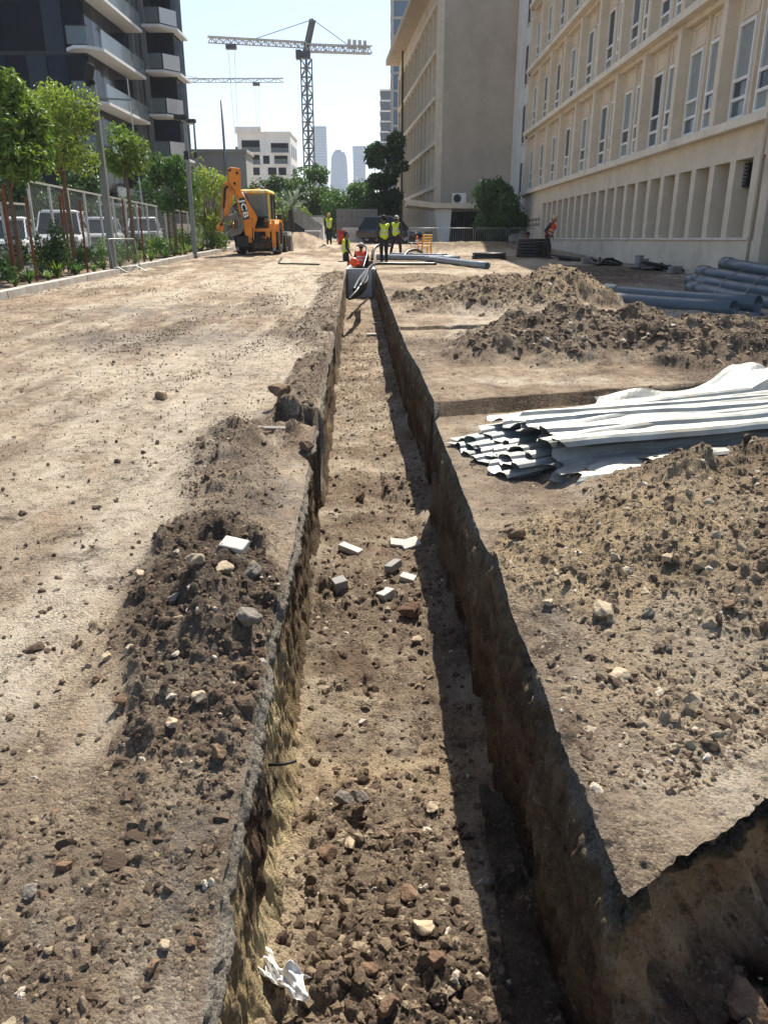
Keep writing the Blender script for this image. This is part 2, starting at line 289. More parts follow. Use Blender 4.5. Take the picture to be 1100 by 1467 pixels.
# ------------------------------------------------------------------ soil materials
def soil(name, wall=False, streak=False):
    m, nt, bs = nodes(name); A = N(nt, 'ShaderNodeAttribute', attribute_name='soil'); sep = N(nt, 'ShaderNodeSeparateColor'); nt.links.new(A.outputs['Color'], sep.inputs[0])
    r, g, b, a = sep.outputs[0], sep.outputs[1], sep.outputs[2], A.outputs['Alpha']
    big = noise(nt, 1.3, 8, .65); mid = noise(nt, 9, 6, .7); fin = noise(nt, 70, 5, .75); grit = noise(nt, 210, 3, .8)
    tan, brown, dark, pale, sand, asph = lin('c6b196'), lin('947e68'), lin('40352e'), lin('e2d4bd'), lin('cdb48a'), lin('858079')
    if wall:
        # r: depth below the surface (m), g: asphalt layer thickness mask, b: sand share, a: streak
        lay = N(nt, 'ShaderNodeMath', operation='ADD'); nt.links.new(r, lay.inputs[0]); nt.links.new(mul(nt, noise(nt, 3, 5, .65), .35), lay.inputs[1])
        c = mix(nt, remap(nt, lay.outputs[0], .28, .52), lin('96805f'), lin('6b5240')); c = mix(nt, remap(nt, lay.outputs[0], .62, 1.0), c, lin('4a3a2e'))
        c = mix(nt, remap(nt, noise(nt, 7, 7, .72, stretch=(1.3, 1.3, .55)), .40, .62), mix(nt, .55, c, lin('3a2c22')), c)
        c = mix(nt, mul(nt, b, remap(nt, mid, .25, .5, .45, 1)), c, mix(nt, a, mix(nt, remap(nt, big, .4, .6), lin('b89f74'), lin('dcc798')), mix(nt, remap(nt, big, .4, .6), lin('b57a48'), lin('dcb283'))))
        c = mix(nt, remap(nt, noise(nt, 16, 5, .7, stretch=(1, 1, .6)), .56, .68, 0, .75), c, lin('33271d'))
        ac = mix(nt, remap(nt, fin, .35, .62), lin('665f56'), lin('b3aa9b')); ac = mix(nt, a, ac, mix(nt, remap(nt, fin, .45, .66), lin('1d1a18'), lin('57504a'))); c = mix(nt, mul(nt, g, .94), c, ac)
    else:
        c = mix(nt, remap(nt, big, .35, .66), brown, tan)
        c = mix(nt, remap(nt, mid, .45, .7, 0, .55), c, lin('6a5848'))
        if streak: st = noise(nt, 1.0, 7, .62, stretch=(3.2, .6, 1)); c = mix(nt, remap(nt, st, .51, .64, 0, .5), c, pale); c = mix(nt, remap(nt, st, .36, .47, .42, 0), c, lin('705d4b'))
        c = mix(nt, mul(nt, g, remap(nt, mid, .15, .55, .65, 1)), c, mix(nt, remap(nt, big, .4, .62), dark, lin('665749')))
        c = mix(nt, mul(nt, r, remap(nt, mid, .25, .65, 1, .5)), c, pale)
        c = mix(nt, mul(nt, b, remap(nt, mid, .2, .6, 1, .45)), c, sand)
        c = mix(nt, mul(nt, a, remap(nt, fin, .3, .6, 1, .6)), c, asph)
    dt = noise(nt, 2.6, 11, .82); c = mix(nt, remap(nt, dt, .36, .46, .7, 0), c, lin('3f342b')); c = mix(nt, remap(nt, dt, .55, .66, 0, .6), c, lin('d6c6aa'))
    c = mix(nt, remap(nt, fin, .52, .68, 0, .65), c, lin('3b3029'))
    pt_ = remap(nt, noise(nt, 4.5, 7, .75), .40, .62, .12, 1)
    for vs_, am in ((30, .25 if not wall else .12), (88, .55 if not wall else .2)):
        vo = N(nt, 'ShaderNodeTexVoronoi'); vo.inputs['Scale'].default_value = vs_; vo.inputs['Randomness'].default_value = 1; nt.links.new(N(nt, 'ShaderNodeNewGeometry').outputs['Position'], vo.inputs['Vector']); sc_ = N(nt, 'ShaderNodeSeparateColor'); nt.links.new(vo.outputs['Color'], sc_.inputs[0])
        c = mix(nt, mul(nt, remap(nt, sc_.outputs[0], .0, .4, am, 0), pt_), c, lin('4a3d32')); c = mix(nt, mul(nt, remap(nt, sc_.outputs[0], .8, 1.0, 0, am), pt_), c, lin('cdbb9e'))
    c = mix(nt, remap(nt, grit, .58, .75, 0, .7), c, lin('d2c4aa'))
    c = mix(nt, remap(nt, grit, .30, .42, .65, 0), c, lin('3b3028'))
    nt.links.new(c, bs.inputs['Base Color']); bs.inputs['Roughness'].default_value = .97; bs.inputs['Specular IOR Level'].default_value = .15
    add = N(nt, 'ShaderNodeMath', operation='ADD'); nt.links.new(mul(nt, fin, .7), add.inputs[0]); nt.links.new(mul(nt, mul(nt, vo.outputs['Distance'], pt_), -.35), add.inputs[1]); bump(nt, bs, add.outputs[0], .06, 1)
    return m
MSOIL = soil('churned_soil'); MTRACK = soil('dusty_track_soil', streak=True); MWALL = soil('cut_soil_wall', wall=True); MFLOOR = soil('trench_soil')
# ------------------------------------------------------------------ ground sheets
ys = np.arange(1560, 352, -1.55); Yr = np.array([gp(550, y)[1] for y in ys]); Yr = Yr[(Yr > YC) & (Yr < 61)]
far = np.array([62.5, 64, 68, 75, 90, 120, 200, 400, 900, 2500, 6000]); nearY = np.array([-60, -20, -6, -2, -.6, .1])
YL = np.concatenate([nearY, np.linspace(.3, 1.57, 150), Yr, far]); YRr = np.concatenate([[YC], Yr, far]); xs = np.linspace(YEND, YEND+.55, 9); YRr = np.concatenate([YRr]+[np.interp(np.arange(len(Yr)-1)+f_, np.arange(len(Yr)), Yr)[(Yr[:-1] > 8.5) & (Yr[:-1] < 19.5)] for f_ in (.33, .66)]); YL = np.sort(np.concatenate([YL, xs])); YRr = np.sort(np.concatenate([YRr, xs]))
def closing(Y): return sstep(YEND, YEND+.5, Y)
def cen(Y): return .165-.0345*np.minimum(Y, 62)
def edges(Y):
    k = closing(Y); Yc = np.minimum(Y, 62); return XL(Yc)*(1-k)+cen(Y)*k, XR(Yc)*(1-k)+cen(Y)*k
def cols(n): t = np.linspace(0, 1, n)**1.25; return t
def ground_masks(X, Y, dark, sand, mm, rp):
    pn = fbm(X*.55+3, Y*.22, 4, 121)+.22*fbm(X*3.5, Y*2, 4, 123); pale = sstep(.0, .12, pn)*(1-mm)*.7
    bx0, by0 = gp(25, 960); bx1, by1 = gp(235, 640)
    tl = bx0+(Y-by0)*(bx1-bx0)/(by1-by0); pale = np.maximum(pale, np.exp(-((X-tl+.12*fbm(Y*1.5, Y*0, 2, 7))/(.13+.02*Y))**2)*sstep(1.9, 2.6, Y)*(1-sstep(7, 9, Y))*(1-mm)*1.3)
    for cx, cy, rx, ry in ((1.35, 2.05, .5, .25), (1.5, 11.9, .55, .7), (.95, 6.3, .3, .5), (1.9, 8.55, 1.2, .2), (-3.2, 9, 1.2, 1.8), (-3, 26, 2, 6), (2, 27, 2.4, 1.5), (2.1, 14.7, 1.4, .3), (-2.3, 5.6, .5, 1.5)):
        pale = np.maximum(pale, np.exp(-((X-cx)/rx)**2-((Y-cy)/ry)**2)*(1-.8*mm)*sstep(-.35, .1, fbm(X*3, Y*3, 3, 5)))
    asph = np.zeros_like(X)
    for cx, cy, rx, ry in ((-.72, 4.75, .24, .75), (-1.05, 1.42, .35, .22), (-.55, 1.7, .12, .5), (-3.6, 12, 2.2, 1.2), (-4.5, 15.5, 2, 1.5), (1.6, 2.75, .6, .3), (.78, 2.9, .12, .7), (.9, 5.6, .35, .5), (7.8, 24, 2.4, 12)):
        asph = np.maximum(asph, np.exp(-((X-cx)/rx)**2-((Y-cy)/ry)**2)*sstep(-.3, .1, fbm(X*4+1, Y*4, 3, 6)))
    asph = np.maximum(asph*(1-mm), .5*np.exp(-np.minimum(np.abs(X-XL(Y)), np.abs(X-XR(Y)))/.018)*(1-.6*mm))
    dk = np.maximum(dark*.85, .5*rp*(1-pale)); dk = np.maximum(dk, .55*np.exp(-((X+.9)/.6)**2-((Y-1.75)/.35)**2))
    return np.stack([np.clip(pale, 0, 1), np.clip(dk, 0, 1), np.clip(sand, 0, 1), np.clip(asph, 0, .9)], -1)
def tracks(X, Y): return -.018*np.clip(np.abs(fbm(X*5, Y*.15, 2, 131))*3, 0, 1)*(X < -1.2)
# left of the trench
eL, eR = edges(YL); tc = cols(330); Wd = 1.0+.62*np.clip(YL, 0, 60); X = eL[:, None]-tc[None]*Wd[:, None]
ext = np.array([1.6, 3, 6, 14, 60, 200]); X = np.concatenate([X, X[:, -1:]-ext[None]*np.maximum(3, Wd[:, None])], 1); Y = np.repeat(YL[:, None], X.shape[1], 1)
h, dk, sa, mm, rp = land(X, Y); fadeout = (Y < 62)*(np.abs(X) < 60); P = np.stack([X, Y, gz(Y)+np.where(fadeout, h+tracks(X, Y), 0)], -1)
PL = P; tag(grid('ground_left', P, MTRACK, ground_masks(X, Y, dk, sa, mm, rp), flip=True), 'dusty rutted tan earth left of the trench', 'ground', kind='structure')
# right of the trench; rows fan out so that they follow the edge of the side pit
eL2, eR2 = edges(YRr); tc = cols(370); Wd = 1.1+.62*np.clip(YRr, 0, 60); off = tc[None]*Wd[:, None]
kk = np.interp(YRr, [YC, 7.2, 22, 60], [.70, .316, 0, 0]); X = eR2[:, None]+off; Y = YRr[:, None]+kk[:, None]*off
pe = .025*fbm(X[0]*8, X[0]*0, 3, 141)+.02*fbm(X[0]*25, X[0]*0, 2, 143); Y[0] += pe; Y[1] = np.maximum(Y[1], Y[0]+.004); Y[2] = np.maximum(Y[2], Y[1]+.004); Y = np.maximum.accumulate(Y, 0)
X = np.concatenate([X, X[:, -1:]+ext[None]*np.maximum(3, Wd[:, None])], 1); Y = np.concatenate([Y, np.repeat(Y[:, -1:], len(ext), 1)], 1)
h, dk, sa, mm, rp = land(X, Y); fadeout = (Y < 62)*(np.abs(X) < 60); P = np.stack([X, Y, gz(Y)+np.where(fadeout, h, 0)], -1)
PR = P; tag(grid('ground_right', P, MSOIL, ground_masks(X, Y, dk, sa, mm, rp)), 'churned tan earth and spoil right of the trench', 'ground', kind='structure')
# trench floor
YF = YL[(YL > -3) & (YL < YEND+.6)]; fl, fr = edges(YF); X = (fl-.12)[:, None]+np.linspace(0, 1, 170)[None]*(fr-fl+.24)[:, None]; Y = np.repeat(YF[:, None], 170, 1)
h, pile, t = floor_rel(X, Y); P = np.stack([X, Y, gz(Y)+h], -1)
sandm = np.clip(.95*np.exp(-np.maximum(t-.02, 0)/.07)*(1-sstep(3.2, 4.6, Y))+.8*np.exp(-((Y-3.35)/.3)**2)*sstep(-.2, .15, fbm(X*4, Y*4, 3, 8))*.8, 0, 1)
pal = .45*sstep(0, .2, fbm(X*2, Y*2, 4, 151))*(1-np.clip(pile, 0, 1)); dkm = np.clip(.35+.6*pile+.5*fbm(X*2.2, Y*1.4, 4, 155), 0, .9)*(1-.8*sandm)
tag(grid('trench_floor', P, MFLOOR, np.stack([pal, dkm, sandm, 0*X], -1)), 'stony brown floor of the long trench', 'ground', kind='structure')
# trench walls: strips that hang from the very edge points of the ground sheets
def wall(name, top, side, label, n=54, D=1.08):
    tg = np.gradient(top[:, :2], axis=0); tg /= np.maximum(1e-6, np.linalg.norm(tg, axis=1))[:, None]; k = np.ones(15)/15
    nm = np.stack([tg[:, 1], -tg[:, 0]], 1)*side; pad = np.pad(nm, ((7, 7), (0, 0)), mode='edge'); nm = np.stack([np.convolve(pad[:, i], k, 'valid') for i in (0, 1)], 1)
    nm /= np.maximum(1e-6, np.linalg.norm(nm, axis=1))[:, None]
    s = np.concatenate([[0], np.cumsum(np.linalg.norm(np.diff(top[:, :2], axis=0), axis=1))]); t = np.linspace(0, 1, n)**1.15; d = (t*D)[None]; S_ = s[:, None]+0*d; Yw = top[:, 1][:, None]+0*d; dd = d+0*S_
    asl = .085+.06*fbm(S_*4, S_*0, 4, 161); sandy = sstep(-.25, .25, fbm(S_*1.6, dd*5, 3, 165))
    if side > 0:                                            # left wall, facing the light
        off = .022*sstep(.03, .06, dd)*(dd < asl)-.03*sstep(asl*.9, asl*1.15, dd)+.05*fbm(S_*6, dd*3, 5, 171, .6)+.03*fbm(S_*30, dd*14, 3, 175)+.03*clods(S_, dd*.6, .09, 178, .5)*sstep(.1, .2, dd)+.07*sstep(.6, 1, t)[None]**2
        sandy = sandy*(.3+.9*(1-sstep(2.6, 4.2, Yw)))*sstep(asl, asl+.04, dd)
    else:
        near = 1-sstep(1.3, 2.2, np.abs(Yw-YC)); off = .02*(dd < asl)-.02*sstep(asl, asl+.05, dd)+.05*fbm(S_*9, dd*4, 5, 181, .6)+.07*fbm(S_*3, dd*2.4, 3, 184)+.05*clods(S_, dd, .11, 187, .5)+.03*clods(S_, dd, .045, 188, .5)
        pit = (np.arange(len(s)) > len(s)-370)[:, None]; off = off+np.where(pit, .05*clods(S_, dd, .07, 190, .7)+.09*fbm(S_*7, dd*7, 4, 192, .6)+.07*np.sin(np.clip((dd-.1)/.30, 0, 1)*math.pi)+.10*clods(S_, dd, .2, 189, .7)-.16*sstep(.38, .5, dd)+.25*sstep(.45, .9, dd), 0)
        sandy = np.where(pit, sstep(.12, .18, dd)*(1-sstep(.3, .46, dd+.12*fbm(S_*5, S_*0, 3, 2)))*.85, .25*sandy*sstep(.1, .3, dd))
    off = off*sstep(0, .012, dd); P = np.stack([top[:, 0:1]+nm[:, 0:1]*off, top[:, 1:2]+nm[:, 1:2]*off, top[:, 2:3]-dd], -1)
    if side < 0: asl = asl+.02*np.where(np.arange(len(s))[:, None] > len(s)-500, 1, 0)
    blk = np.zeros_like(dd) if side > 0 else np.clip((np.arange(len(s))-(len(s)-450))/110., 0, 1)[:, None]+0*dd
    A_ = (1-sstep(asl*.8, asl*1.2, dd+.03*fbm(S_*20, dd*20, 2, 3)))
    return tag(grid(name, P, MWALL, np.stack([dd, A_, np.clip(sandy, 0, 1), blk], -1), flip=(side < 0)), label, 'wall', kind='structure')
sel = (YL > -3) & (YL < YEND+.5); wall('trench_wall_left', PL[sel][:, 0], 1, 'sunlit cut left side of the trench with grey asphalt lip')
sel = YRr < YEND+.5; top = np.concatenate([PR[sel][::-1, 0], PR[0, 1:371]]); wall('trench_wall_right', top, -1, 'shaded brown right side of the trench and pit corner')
# pit floor by the corner
X = np.repeat(np.linspace(.45, 3.2, 210)[None], 150, 0); Y = np.repeat(np.linspace(-1, 3.0, 150)[:, None], 210, 1)
pz = -.80+.30*sstep(.75, 1.15, X)+.10*fbm(X*2, Y*2, 3, 191)+.16*clods(X, Y, .22, 194, .6)+.07*clods(X, Y, .08, 197, .7)+.02*fbm(X*20, Y*20, 2, 199)
tag(grid('pit_floor', np.stack([X, Y, pz], -1), MFLOOR, np.stack([0*X, .85+0*X, .25*sstep(0, .3, fbm(X*3, Y*3, 3, 9)), 0*X], -1)), 'dark rubble floor of the side pit', 'ground', kind='structure')
# ------------------------------------------------------------------ stones
def ico(sub):
    p = (1+5**.5)/2; v = [(-1, p, 0), (1, p, 0), (-1, -p, 0), (1, -p, 0), (0, -1, p), (0, 1, p), (0, -1, -p), (0, 1, -p), (p, 0, -1), (p, 0, 1), (-p, 0, -1), (-p, 0, 1)]
    f = [(0, 11, 5), (0, 5, 1), (0, 1, 7), (0, 7, 10), (0, 10, 11), (1, 5, 9), (5, 11, 4), (11, 10, 2), (10, 7, 6), (7, 1, 8), (3, 9, 4), (3, 4, 2), (3, 2, 6), (3, 6, 8), (3, 8, 9), (4, 9, 5), (2, 4, 11), (6, 2, 10), (8, 6, 7), (9, 8, 1)]
    v = [Vector(q).normalized() for q in v]
    for _ in range(sub):
        mid = {}; nf = []
        def M_(a, b):
            k = (min(a, b), max(a, b))
            if k not in mid: v.append(((v[a]+v[b])/2).normalized()); mid[k] = len(v)-1
            return mid[k]
        for a, b, c in f: x, y, z = M_(a, b), M_(b, c), M_(c, a); nf += [(a, x, z), (b, y, x), (c, z, y), (x, y, z)]
        f = nf
    return np.array([tuple(q) for q in v]), np.array(f)
def rockshape(sub, seed, cuts=9, flat=.75, nz=.12):
    g = np.random.default_rng(seed); v, f = ico(sub); v = v.copy()
    for _ in range(cuts):
        n = g.normal(size=3); n /= np.linalg.norm(n); d = g.uniform(.42, .8); e = v@n-d; v -= np.clip(e, 0, None)[:, None]*n
    if nz: v *= (1+nz*(fbm(v[:, 0]*2.2+v[:, 2]*1.7+seed, v[:, 1]*2.2-v[:, 2], 4, seed)*2))[:, None]
    return v*np.array([1, g.uniform(.7, 1), flat*g.uniform(.75, 1.1)]), f
def merged(name, pos, size, var, matl, label, cat, tint):
    V, F, C = [], [], []; b = 0; n = len(pos); pick = rng.integers(0, 8, n)
    for lv in (0, 1, 2):
        s_ = lv-1
        for i in range(8):
            k = np.where((pick == i) & (var == lv))[0]
            if not len(k): continue
            if s_ < 0: v, f = np.array([(1, 0, 0), (-1, 0, 0), (0, 1, 0), (0, -1, 0), (0, 0, .8), (0, 0, -.8)], float), np.array([(0, 2, 4), (2, 1, 4), (1, 3, 4), (3, 0, 4), (2, 0, 5), (1, 2, 5), (3, 1, 5), (0, 3, 5)])
            else: v, f = rockshape(s_, 300+i, 6 if s_ else 0, .8, 0)
            v = v*np.random.default_rng(i).uniform(*((.78, 1.16) if s_ > 0 else (.55, 1.25)), (len(v), 1))
            a = rng.uniform(0, 6.28, len(k)); c, s = np.cos(a)[:, None], np.sin(a)[:, None]; w = v[None]*(size[k][:, None, None]*rng.uniform(.65, 1.3, (len(k), 1, 3)))
            w = np.stack([w[..., 0]*c-w[..., 1]*s, w[..., 0]*s+w[..., 1]*c, w[..., 2]], -1)+pos[k][:, None]
            V.append(w.reshape(-1, 3)); F.append((f[None]+(b+np.arange(len(k))*len(v))[:, None, None]).reshape(-1, 3)); b += len(k)*len(v); C.append(np.repeat(tint[k], len(v)))
    V, F, C = np.concatenate(V), np.concatenate(F), np.concatenate(C)
    me = bpy.data.meshes.new(name); me.vertices.add(len(V)); me.vertices.foreach_set('co', V.ravel().astype(np.float32)); me.loops.add(F.size); me.loops.foreach_set('vertex_index', F.ravel().astype(np.int32))
    me.polygons.add(len(F)); me.polygons.foreach_set('loop_start', np.arange(0, F.size, 3, dtype=np.int32)); me.update(calc_edges=True)
    me.shade_flat(); at_ = me.attributes.new('tint', 'FLOAT', 'POINT'); at_.data.foreach_set('value', C.astype(np.float32)); return tag(link(name, me, matl), label, cat, kind='stuff')
m, nt, bs = nodes('mixed_stones'); A = N(nt, 'ShaderNodeAttribute', attribute_name='tint'); cr = N(nt, 'ShaderNodeValToRGB')
for p_, c_ in ((0, '42372e'), (.3, '665648'), (.55, '918069'), (.8, 'b5a58c'), (1, 'dcd3c2')):
    e = cr.color_ramp.elements[0] if p_ == 0 else (cr.color_ramp.elements[-1] if p_ == 1 else cr.color_ramp.elements.new(p_)); e.position = p_; e.color = lin(c_)+(1,)
nt.links.new(A.outputs['Fac'], cr.inputs[0]); f_ = noise(nt, 60, 5, .7); nt.links.new(mix(nt, remap(nt, f_, .4, .7, 0, .5), cr.outputs[0], lin('5c4936')), bs.inputs['Base Color']); bs.inputs['Roughness'].default_value = .95; bs.inputs['Specular IOR Level'].default_value = .2
bump(nt, bs, noise(nt, 150, 4, .7), .01); MST = m
def scatter(n, ylo, yhi, xfun, dens, hfun, smin=.008, smax=.06, power=2.6):
    Y = np.exp(rng.uniform(math.log(ylo), math.log(yhi), n)); X = xfun(Y); k = rng.uniform(size=n) < dens(X, Y); X, Y = X[k], Y[k]
    z = hfun(X, Y); s = smin+(smax-smin)*rng.uniform(size=len(X))**power; s = np.maximum(s, .0013*Y); s = np.minimum(s, smax)
    return np.stack([X, Y, z-s*.22], 1), s, np.where(s/Y > .0105, 2, np.where(s/Y > .0032, 1, 0))
def dG(X, Y):
    h, dk, sa, mm, rp = land(X, Y, False); return np.clip(.10+.5*rp**2+1.0*mm, 0, 1)
hG = lambda X, Y: land(X, Y)[0]+gz(Y)
def do(name, label, n, *a, **k):
    p, s, v = scatter(n, *a, **k); tn = rng.beta(2.2, 2.6, len(s)); tn = tn*(1-.45*land(p[:, 0], p[:, 1], False)[1]) if a[3] is dG else tn*.75; tn = np.where(rng.uniform(size=len(s)) < .02, .9, tn); merged(name, p, s, v, MST, label, 'stones', tn)
do('gravel', 'loose stones and clods strewn left of the trench', 70000, 1.15, 26, lambda Y: XL(Y)-.02-rng.uniform(0, 1, len(Y))**1.3*(.75+.5*Y), dG, hG, .0025, .020, power=5)
do('gravel', 'loose stones and clods strewn right of the trench', 75000, 2.0, 26, lambda Y: XR(Y)+.03+rng.uniform(0, 1, len(Y))*(.30+.5*Y)*np.clip((Y-1.75), .05, 1), dG, hG, .0025, .020, power=5)
do('gravel', 'loose stones and clods on the trench floor', 36000, 1.5, 20, lambda Y: XL(Y)+.03+rng.uniform(0, 1, len(Y))*(XR(Y)-XL(Y)-.08), lambda X, Y: np.clip(.25+floor_rel(X, Y, False)[1], 0, 1), lambda X, Y: floor_rel(X, Y)[0]+gz(Y), .003, .04, power=6)
do('gravel', 'larger scattered stones and clods left of the trench', 3600, 1.2, 22, lambda Y: XL(Y)-.03-rng.uniform(0, 1, len(Y))**1.3*(.75+.5*Y), dG, hG, .012, .045, power=3)
do('gravel', 'larger scattered stones and clods right of the trench', 3600, 2.0, 22, lambda Y: XR(Y)+.03+rng.uniform(0, 1, len(Y))*(.30+.5*Y)*np.clip((Y-1.75), .05, 1), dG, hG, .012, .045, power=3)
do('gravel', 'crumbly clods covering the earth mounds farther back', 30000, 8.6, 21, lambda Y: .2+rng.uniform(0, 1, len(Y))*7.3, lambda X, Y: land(X, Y, False)[3]*(.35+.65*land(X, Y, False)[1]), hG, .014, .075, power=3.5)
do('gravel', 'dark stones on the side pit floor', 900, .9, 2.4, lambda Y: .75+rng.uniform(0, 1.2, len(Y)), lambda X, Y: .8+0*X, lambda X, Y: -.72+.30*sstep(.75, 1.15, X), .006, .05, power=4)
# ------------------------------------------------------------------ right-hand building
def window_mesh(w, h):                                     # white frame, stands in the plane x=0, local z up, facing -x
    b = MB(); t, d = .085, .09
    for y in (-w/2+t/2, w/2-t/2): b.box((0, y, h/2), (d, t, h))
    for z in (t/2, h*.22, h*.42, h-t/2): b.box((-.012, 0, z), (d, w-2*t+.002, t if z > .1 else t*1.2))
    return b.mesh('window')
PANE = {}; PMAT = [GL[3], GL[3], GL[2], glass('window_glass_dark', lin('313c44'), .1), mat('drawn_blind', lin('8d928f'), .6, .1, 3)]
def pane(w, z0, z1):
    k = (w, z0, z1, rnd.randrange(5))
    if k not in PANE: PANE[k] = MB().bx(-.006, .006, -w/2, w/2, z0, z1).mesh('pane'); PANE[k].materials.append(rnd.choice(PMAT))
    return PANE[k]
FX, B0, BAY = 9.7, 14.1, 3.6
bld = thing('office_building', 'long beige stucco office building with a grid of white framed windows on the right', 'building', (FX, B0, .3))
NB = 12; L = NB*BAY+.35; FZ = [4.2, 7.93, 11.66, 15.39, 19.1]     # local heights of the slab bands
b = MB().bx(1.59, 9, 0, L, -.5, FZ[-1]+1.2).build('core_wall', MAT['stucco2'], bld)
def gfy(y): return y-B0
op0, sp = gfy(21.95), 1.44; nop = 20
MB().bx(0, 1.6, gfy(21.45), L, -.6, 1.36).build('plinth', MAT['stucco'], bld, bevel=.01)
MB().bx(-.05, .95, gfy(21.75), op0+nop*sp+.1, 1.362, 1.43).build('sill', MAT['ledge'], bld, bevel=.01)
MB().bx(.0, 1.6, 0, L, 3.43, 4.05).build('lintel_band', MAT['stucco'], bld)
MB().bx(1.40, 1.589, gfy(21.5), op0+nop*sp+.2, 1.432, 3.428).build('recess_back', mat('recess_shade_brown', lin('7d6c5a'), .9, .15, 2), bld)  # niche shade is put into the brown colour of this back panel
pm = MB().bx(0, 1.39, -.17, .19, 1.432, 3.428).mesh('pillar')
for i in range(nop+1): o = link('pillar', pm, MAT['stucco'], bld); o.location = (.003, op0+i*sp, 0)
MB().bx(.0, .95, op0+nop*sp+.2, L, 1.361, 3.429).build('end_wall', MAT['stucco'], bld)
MB().bx(.0, .95, gfy(21.0), gfy(21.45), -.6, 3.429).build('corner_pier', MAT['stucco'], bld); MB().bx(.0, .95, 0, gfy(17.4), -.6, 3.429).build('corner_pier', MAT['stucco'], bld)
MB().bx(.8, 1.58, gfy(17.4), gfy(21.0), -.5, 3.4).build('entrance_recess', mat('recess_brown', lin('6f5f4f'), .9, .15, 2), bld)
vm = MB().bx(-.004, .05, -.1, .1, 0, .2).mesh('vent'); vmat = mat('vent_shadow', lin('4d463e'), .9)
for i in range(9):
    for j in range(2): o = link('vent', vm, vmat, bld); o.location = (-.012, op0+nop*sp+.6+i*.5, 2.15+j*.3)
for z in FZ:                                               # projecting slab bands
    MB().bx(-.30, .95, -.02, L+.02, z-.0, z+.24).build('ledge', MAT['ledge'], bld, bevel=.015)
    MB().bx(.002, .95, 0, L, z-.16, z-.002).build('ledge_soffit_strip', MAT['stucco'], bld)
wm = window_mesh(1.06, 2.45); wm.materials.append(MAT['white']); pil = {}
panel = MB()
for y in (-.50, .50): panel.bx(0, .04, y-.03, y+.03, 0, .55)
for z in (.0, .55): panel.bx(0, .04, -.53, .53, z-.03, z+.03)
panm = panel.mesh('panel'); panm.materials.append(MAT['stucco'])
for f in range(4):
    z0, z1 = FZ[f]+.24, FZ[f+1]-.16
    MB().bx(.24, .95, 0, L, z0+.001, z1-.001).build('infill_wall', MAT['stucco'], bld)
    pl = MB().bx(-.12, .242, -.17, .17, z0+.002, z1-.002).mesh('pilaster')
    mu = MB().bx(.14, .242, -.05, .05, z0+.002, z1-.002).mesh('mullion')
    for i in range(NB+1): o = link('pilaster', pl, MAT['stucco'], bld); o.location = (0, i*BAY+.17, 0)
    for i in range(NB):
        yc = i*BAY+.17+BAY/2; o = link('mullion', mu, MAT['stucco'], bld); o.location = (0, yc, 0)
        for s in (-1, 1):
            w = link('window', wm, None, bld); w.location = (.20, yc+s*.80, z0+.10)
            for a, c in ((.085, .22*2.45-.035), (.22*2.45+.035, .42*2.45-.035), (.42*2.45+.035, 2.45-.07)):
                p = link('pane', pane(.90, a, c), None, w); p.location = (.02, 0, 0)
            o = link('panel', panm, None, bld); o.location = (.20, yc+s*.80, z0+2.68)
MB().bx(-.35, 9.2, -.2, L+.2, FZ[-1]+1.2, FZ[-1]+1.5).build('roof', MAT['ledge'], bld)
MB().tube([(-.34, gfy(20.9), .2), (-.34, gfy(20.9), 19)], .045, 8).build('downpipe', MAT['stucco'], bld, True)
a = thing('air_conditioner', 'dark louvred air conditioner unit high in a ground floor recess of the beige facade', 'air conditioner', (FX+.40, 23.4, 2.75+.3))
MB().bx(-.14, .14, -.42, .42, 0, .62).build('case', MAT['dark'], a, bevel=.02)
for k in range(6): MB().box((-.155, 0, .08+k*.09), (.03, .74, .035)).build('louvre', MAT['steel'], a)
for s in (-.3, .3): addbar(MB(), (-.1, s, -.02), (.14, s, -.02), .05).build('bracket', MAT['steel'], a)
# stair wall between the two wings
st = thing('stair_block', 'plain pale stair block with three rows of tall dark slit windows between the wings', 'building', (FX+.75, 57.7, 1.0))
MB().bx(0, 8, .02, 11.5, -1, 24).build('wall', MAT['whitep'], st)
slit = MB().bx(-.03, .02, -.42, .42, 0, 2.5).mesh('window')
for r in range(5):
    for c in range(3): o = link('window', slit, GL[0], st); o.location = (0, 3.2+c*1.55, 3.6+r*3.9); 
sf = MB().bx(-.09, .0, -.52, .52, -.12, -.02).mesh('sill')
for w in [o for o in st.children if o.name.startswith('window')]: link('sill', sf, MAT['ledge'], w)
# far wing
w2 = thing('office_wing', 'tall beige wing with blank end wall and ribbed side facade behind the canopy', 'building', (4.4, 69, 1.4), R(4.6))
HT = 20; MB().bx(.3, 7.4, 0, 33, -1, HT-.6).build('core_wall', MAT['stucco2'], w2)
MB().bx(-.12, .302, .0, 1.2, -1, HT-1.9).build('corner_pier', MAT['stucco'], w2); MB().bx(-.12, .302, 32.2, 33, -1, HT-1.9).build('corner_pier', MAT['stucco'], w2)
pl = MB().bx(-.1, .302, -.12, .12, .6, HT-2).mesh('pilaster')
for i in range(1, 12): o = link('pilaster', pl, MAT['stucco'], w2); o.location = (0, 1.2+i*2.6, 0)
for i in range(6): MB().bx(-.2, .302, 1.21, 32.19, .9+i*3.35, 1.2+i*3.35).build('ledge', MAT['ledge'], w2)
wm2 = MB().bx(.20, .31, -.85, .85, 0, 1.9).mesh('window')
for f in range(5):
    for i in range(11): o = link('window', wm2, GL[2], w2); o.location = (.08, 1.25+i*2.6+1.3, 1.9+f*3.35)
MB().bx(-1.5, 7.6, -.3, 33.6, HT-.6, HT).build('roof', MAT['stucco2'], w2, bevel=.02); MB().bx(.0, .302, 0, 33, HT-1.9, HT-.601).build('parapet_band', MAT['stucco'], w2)
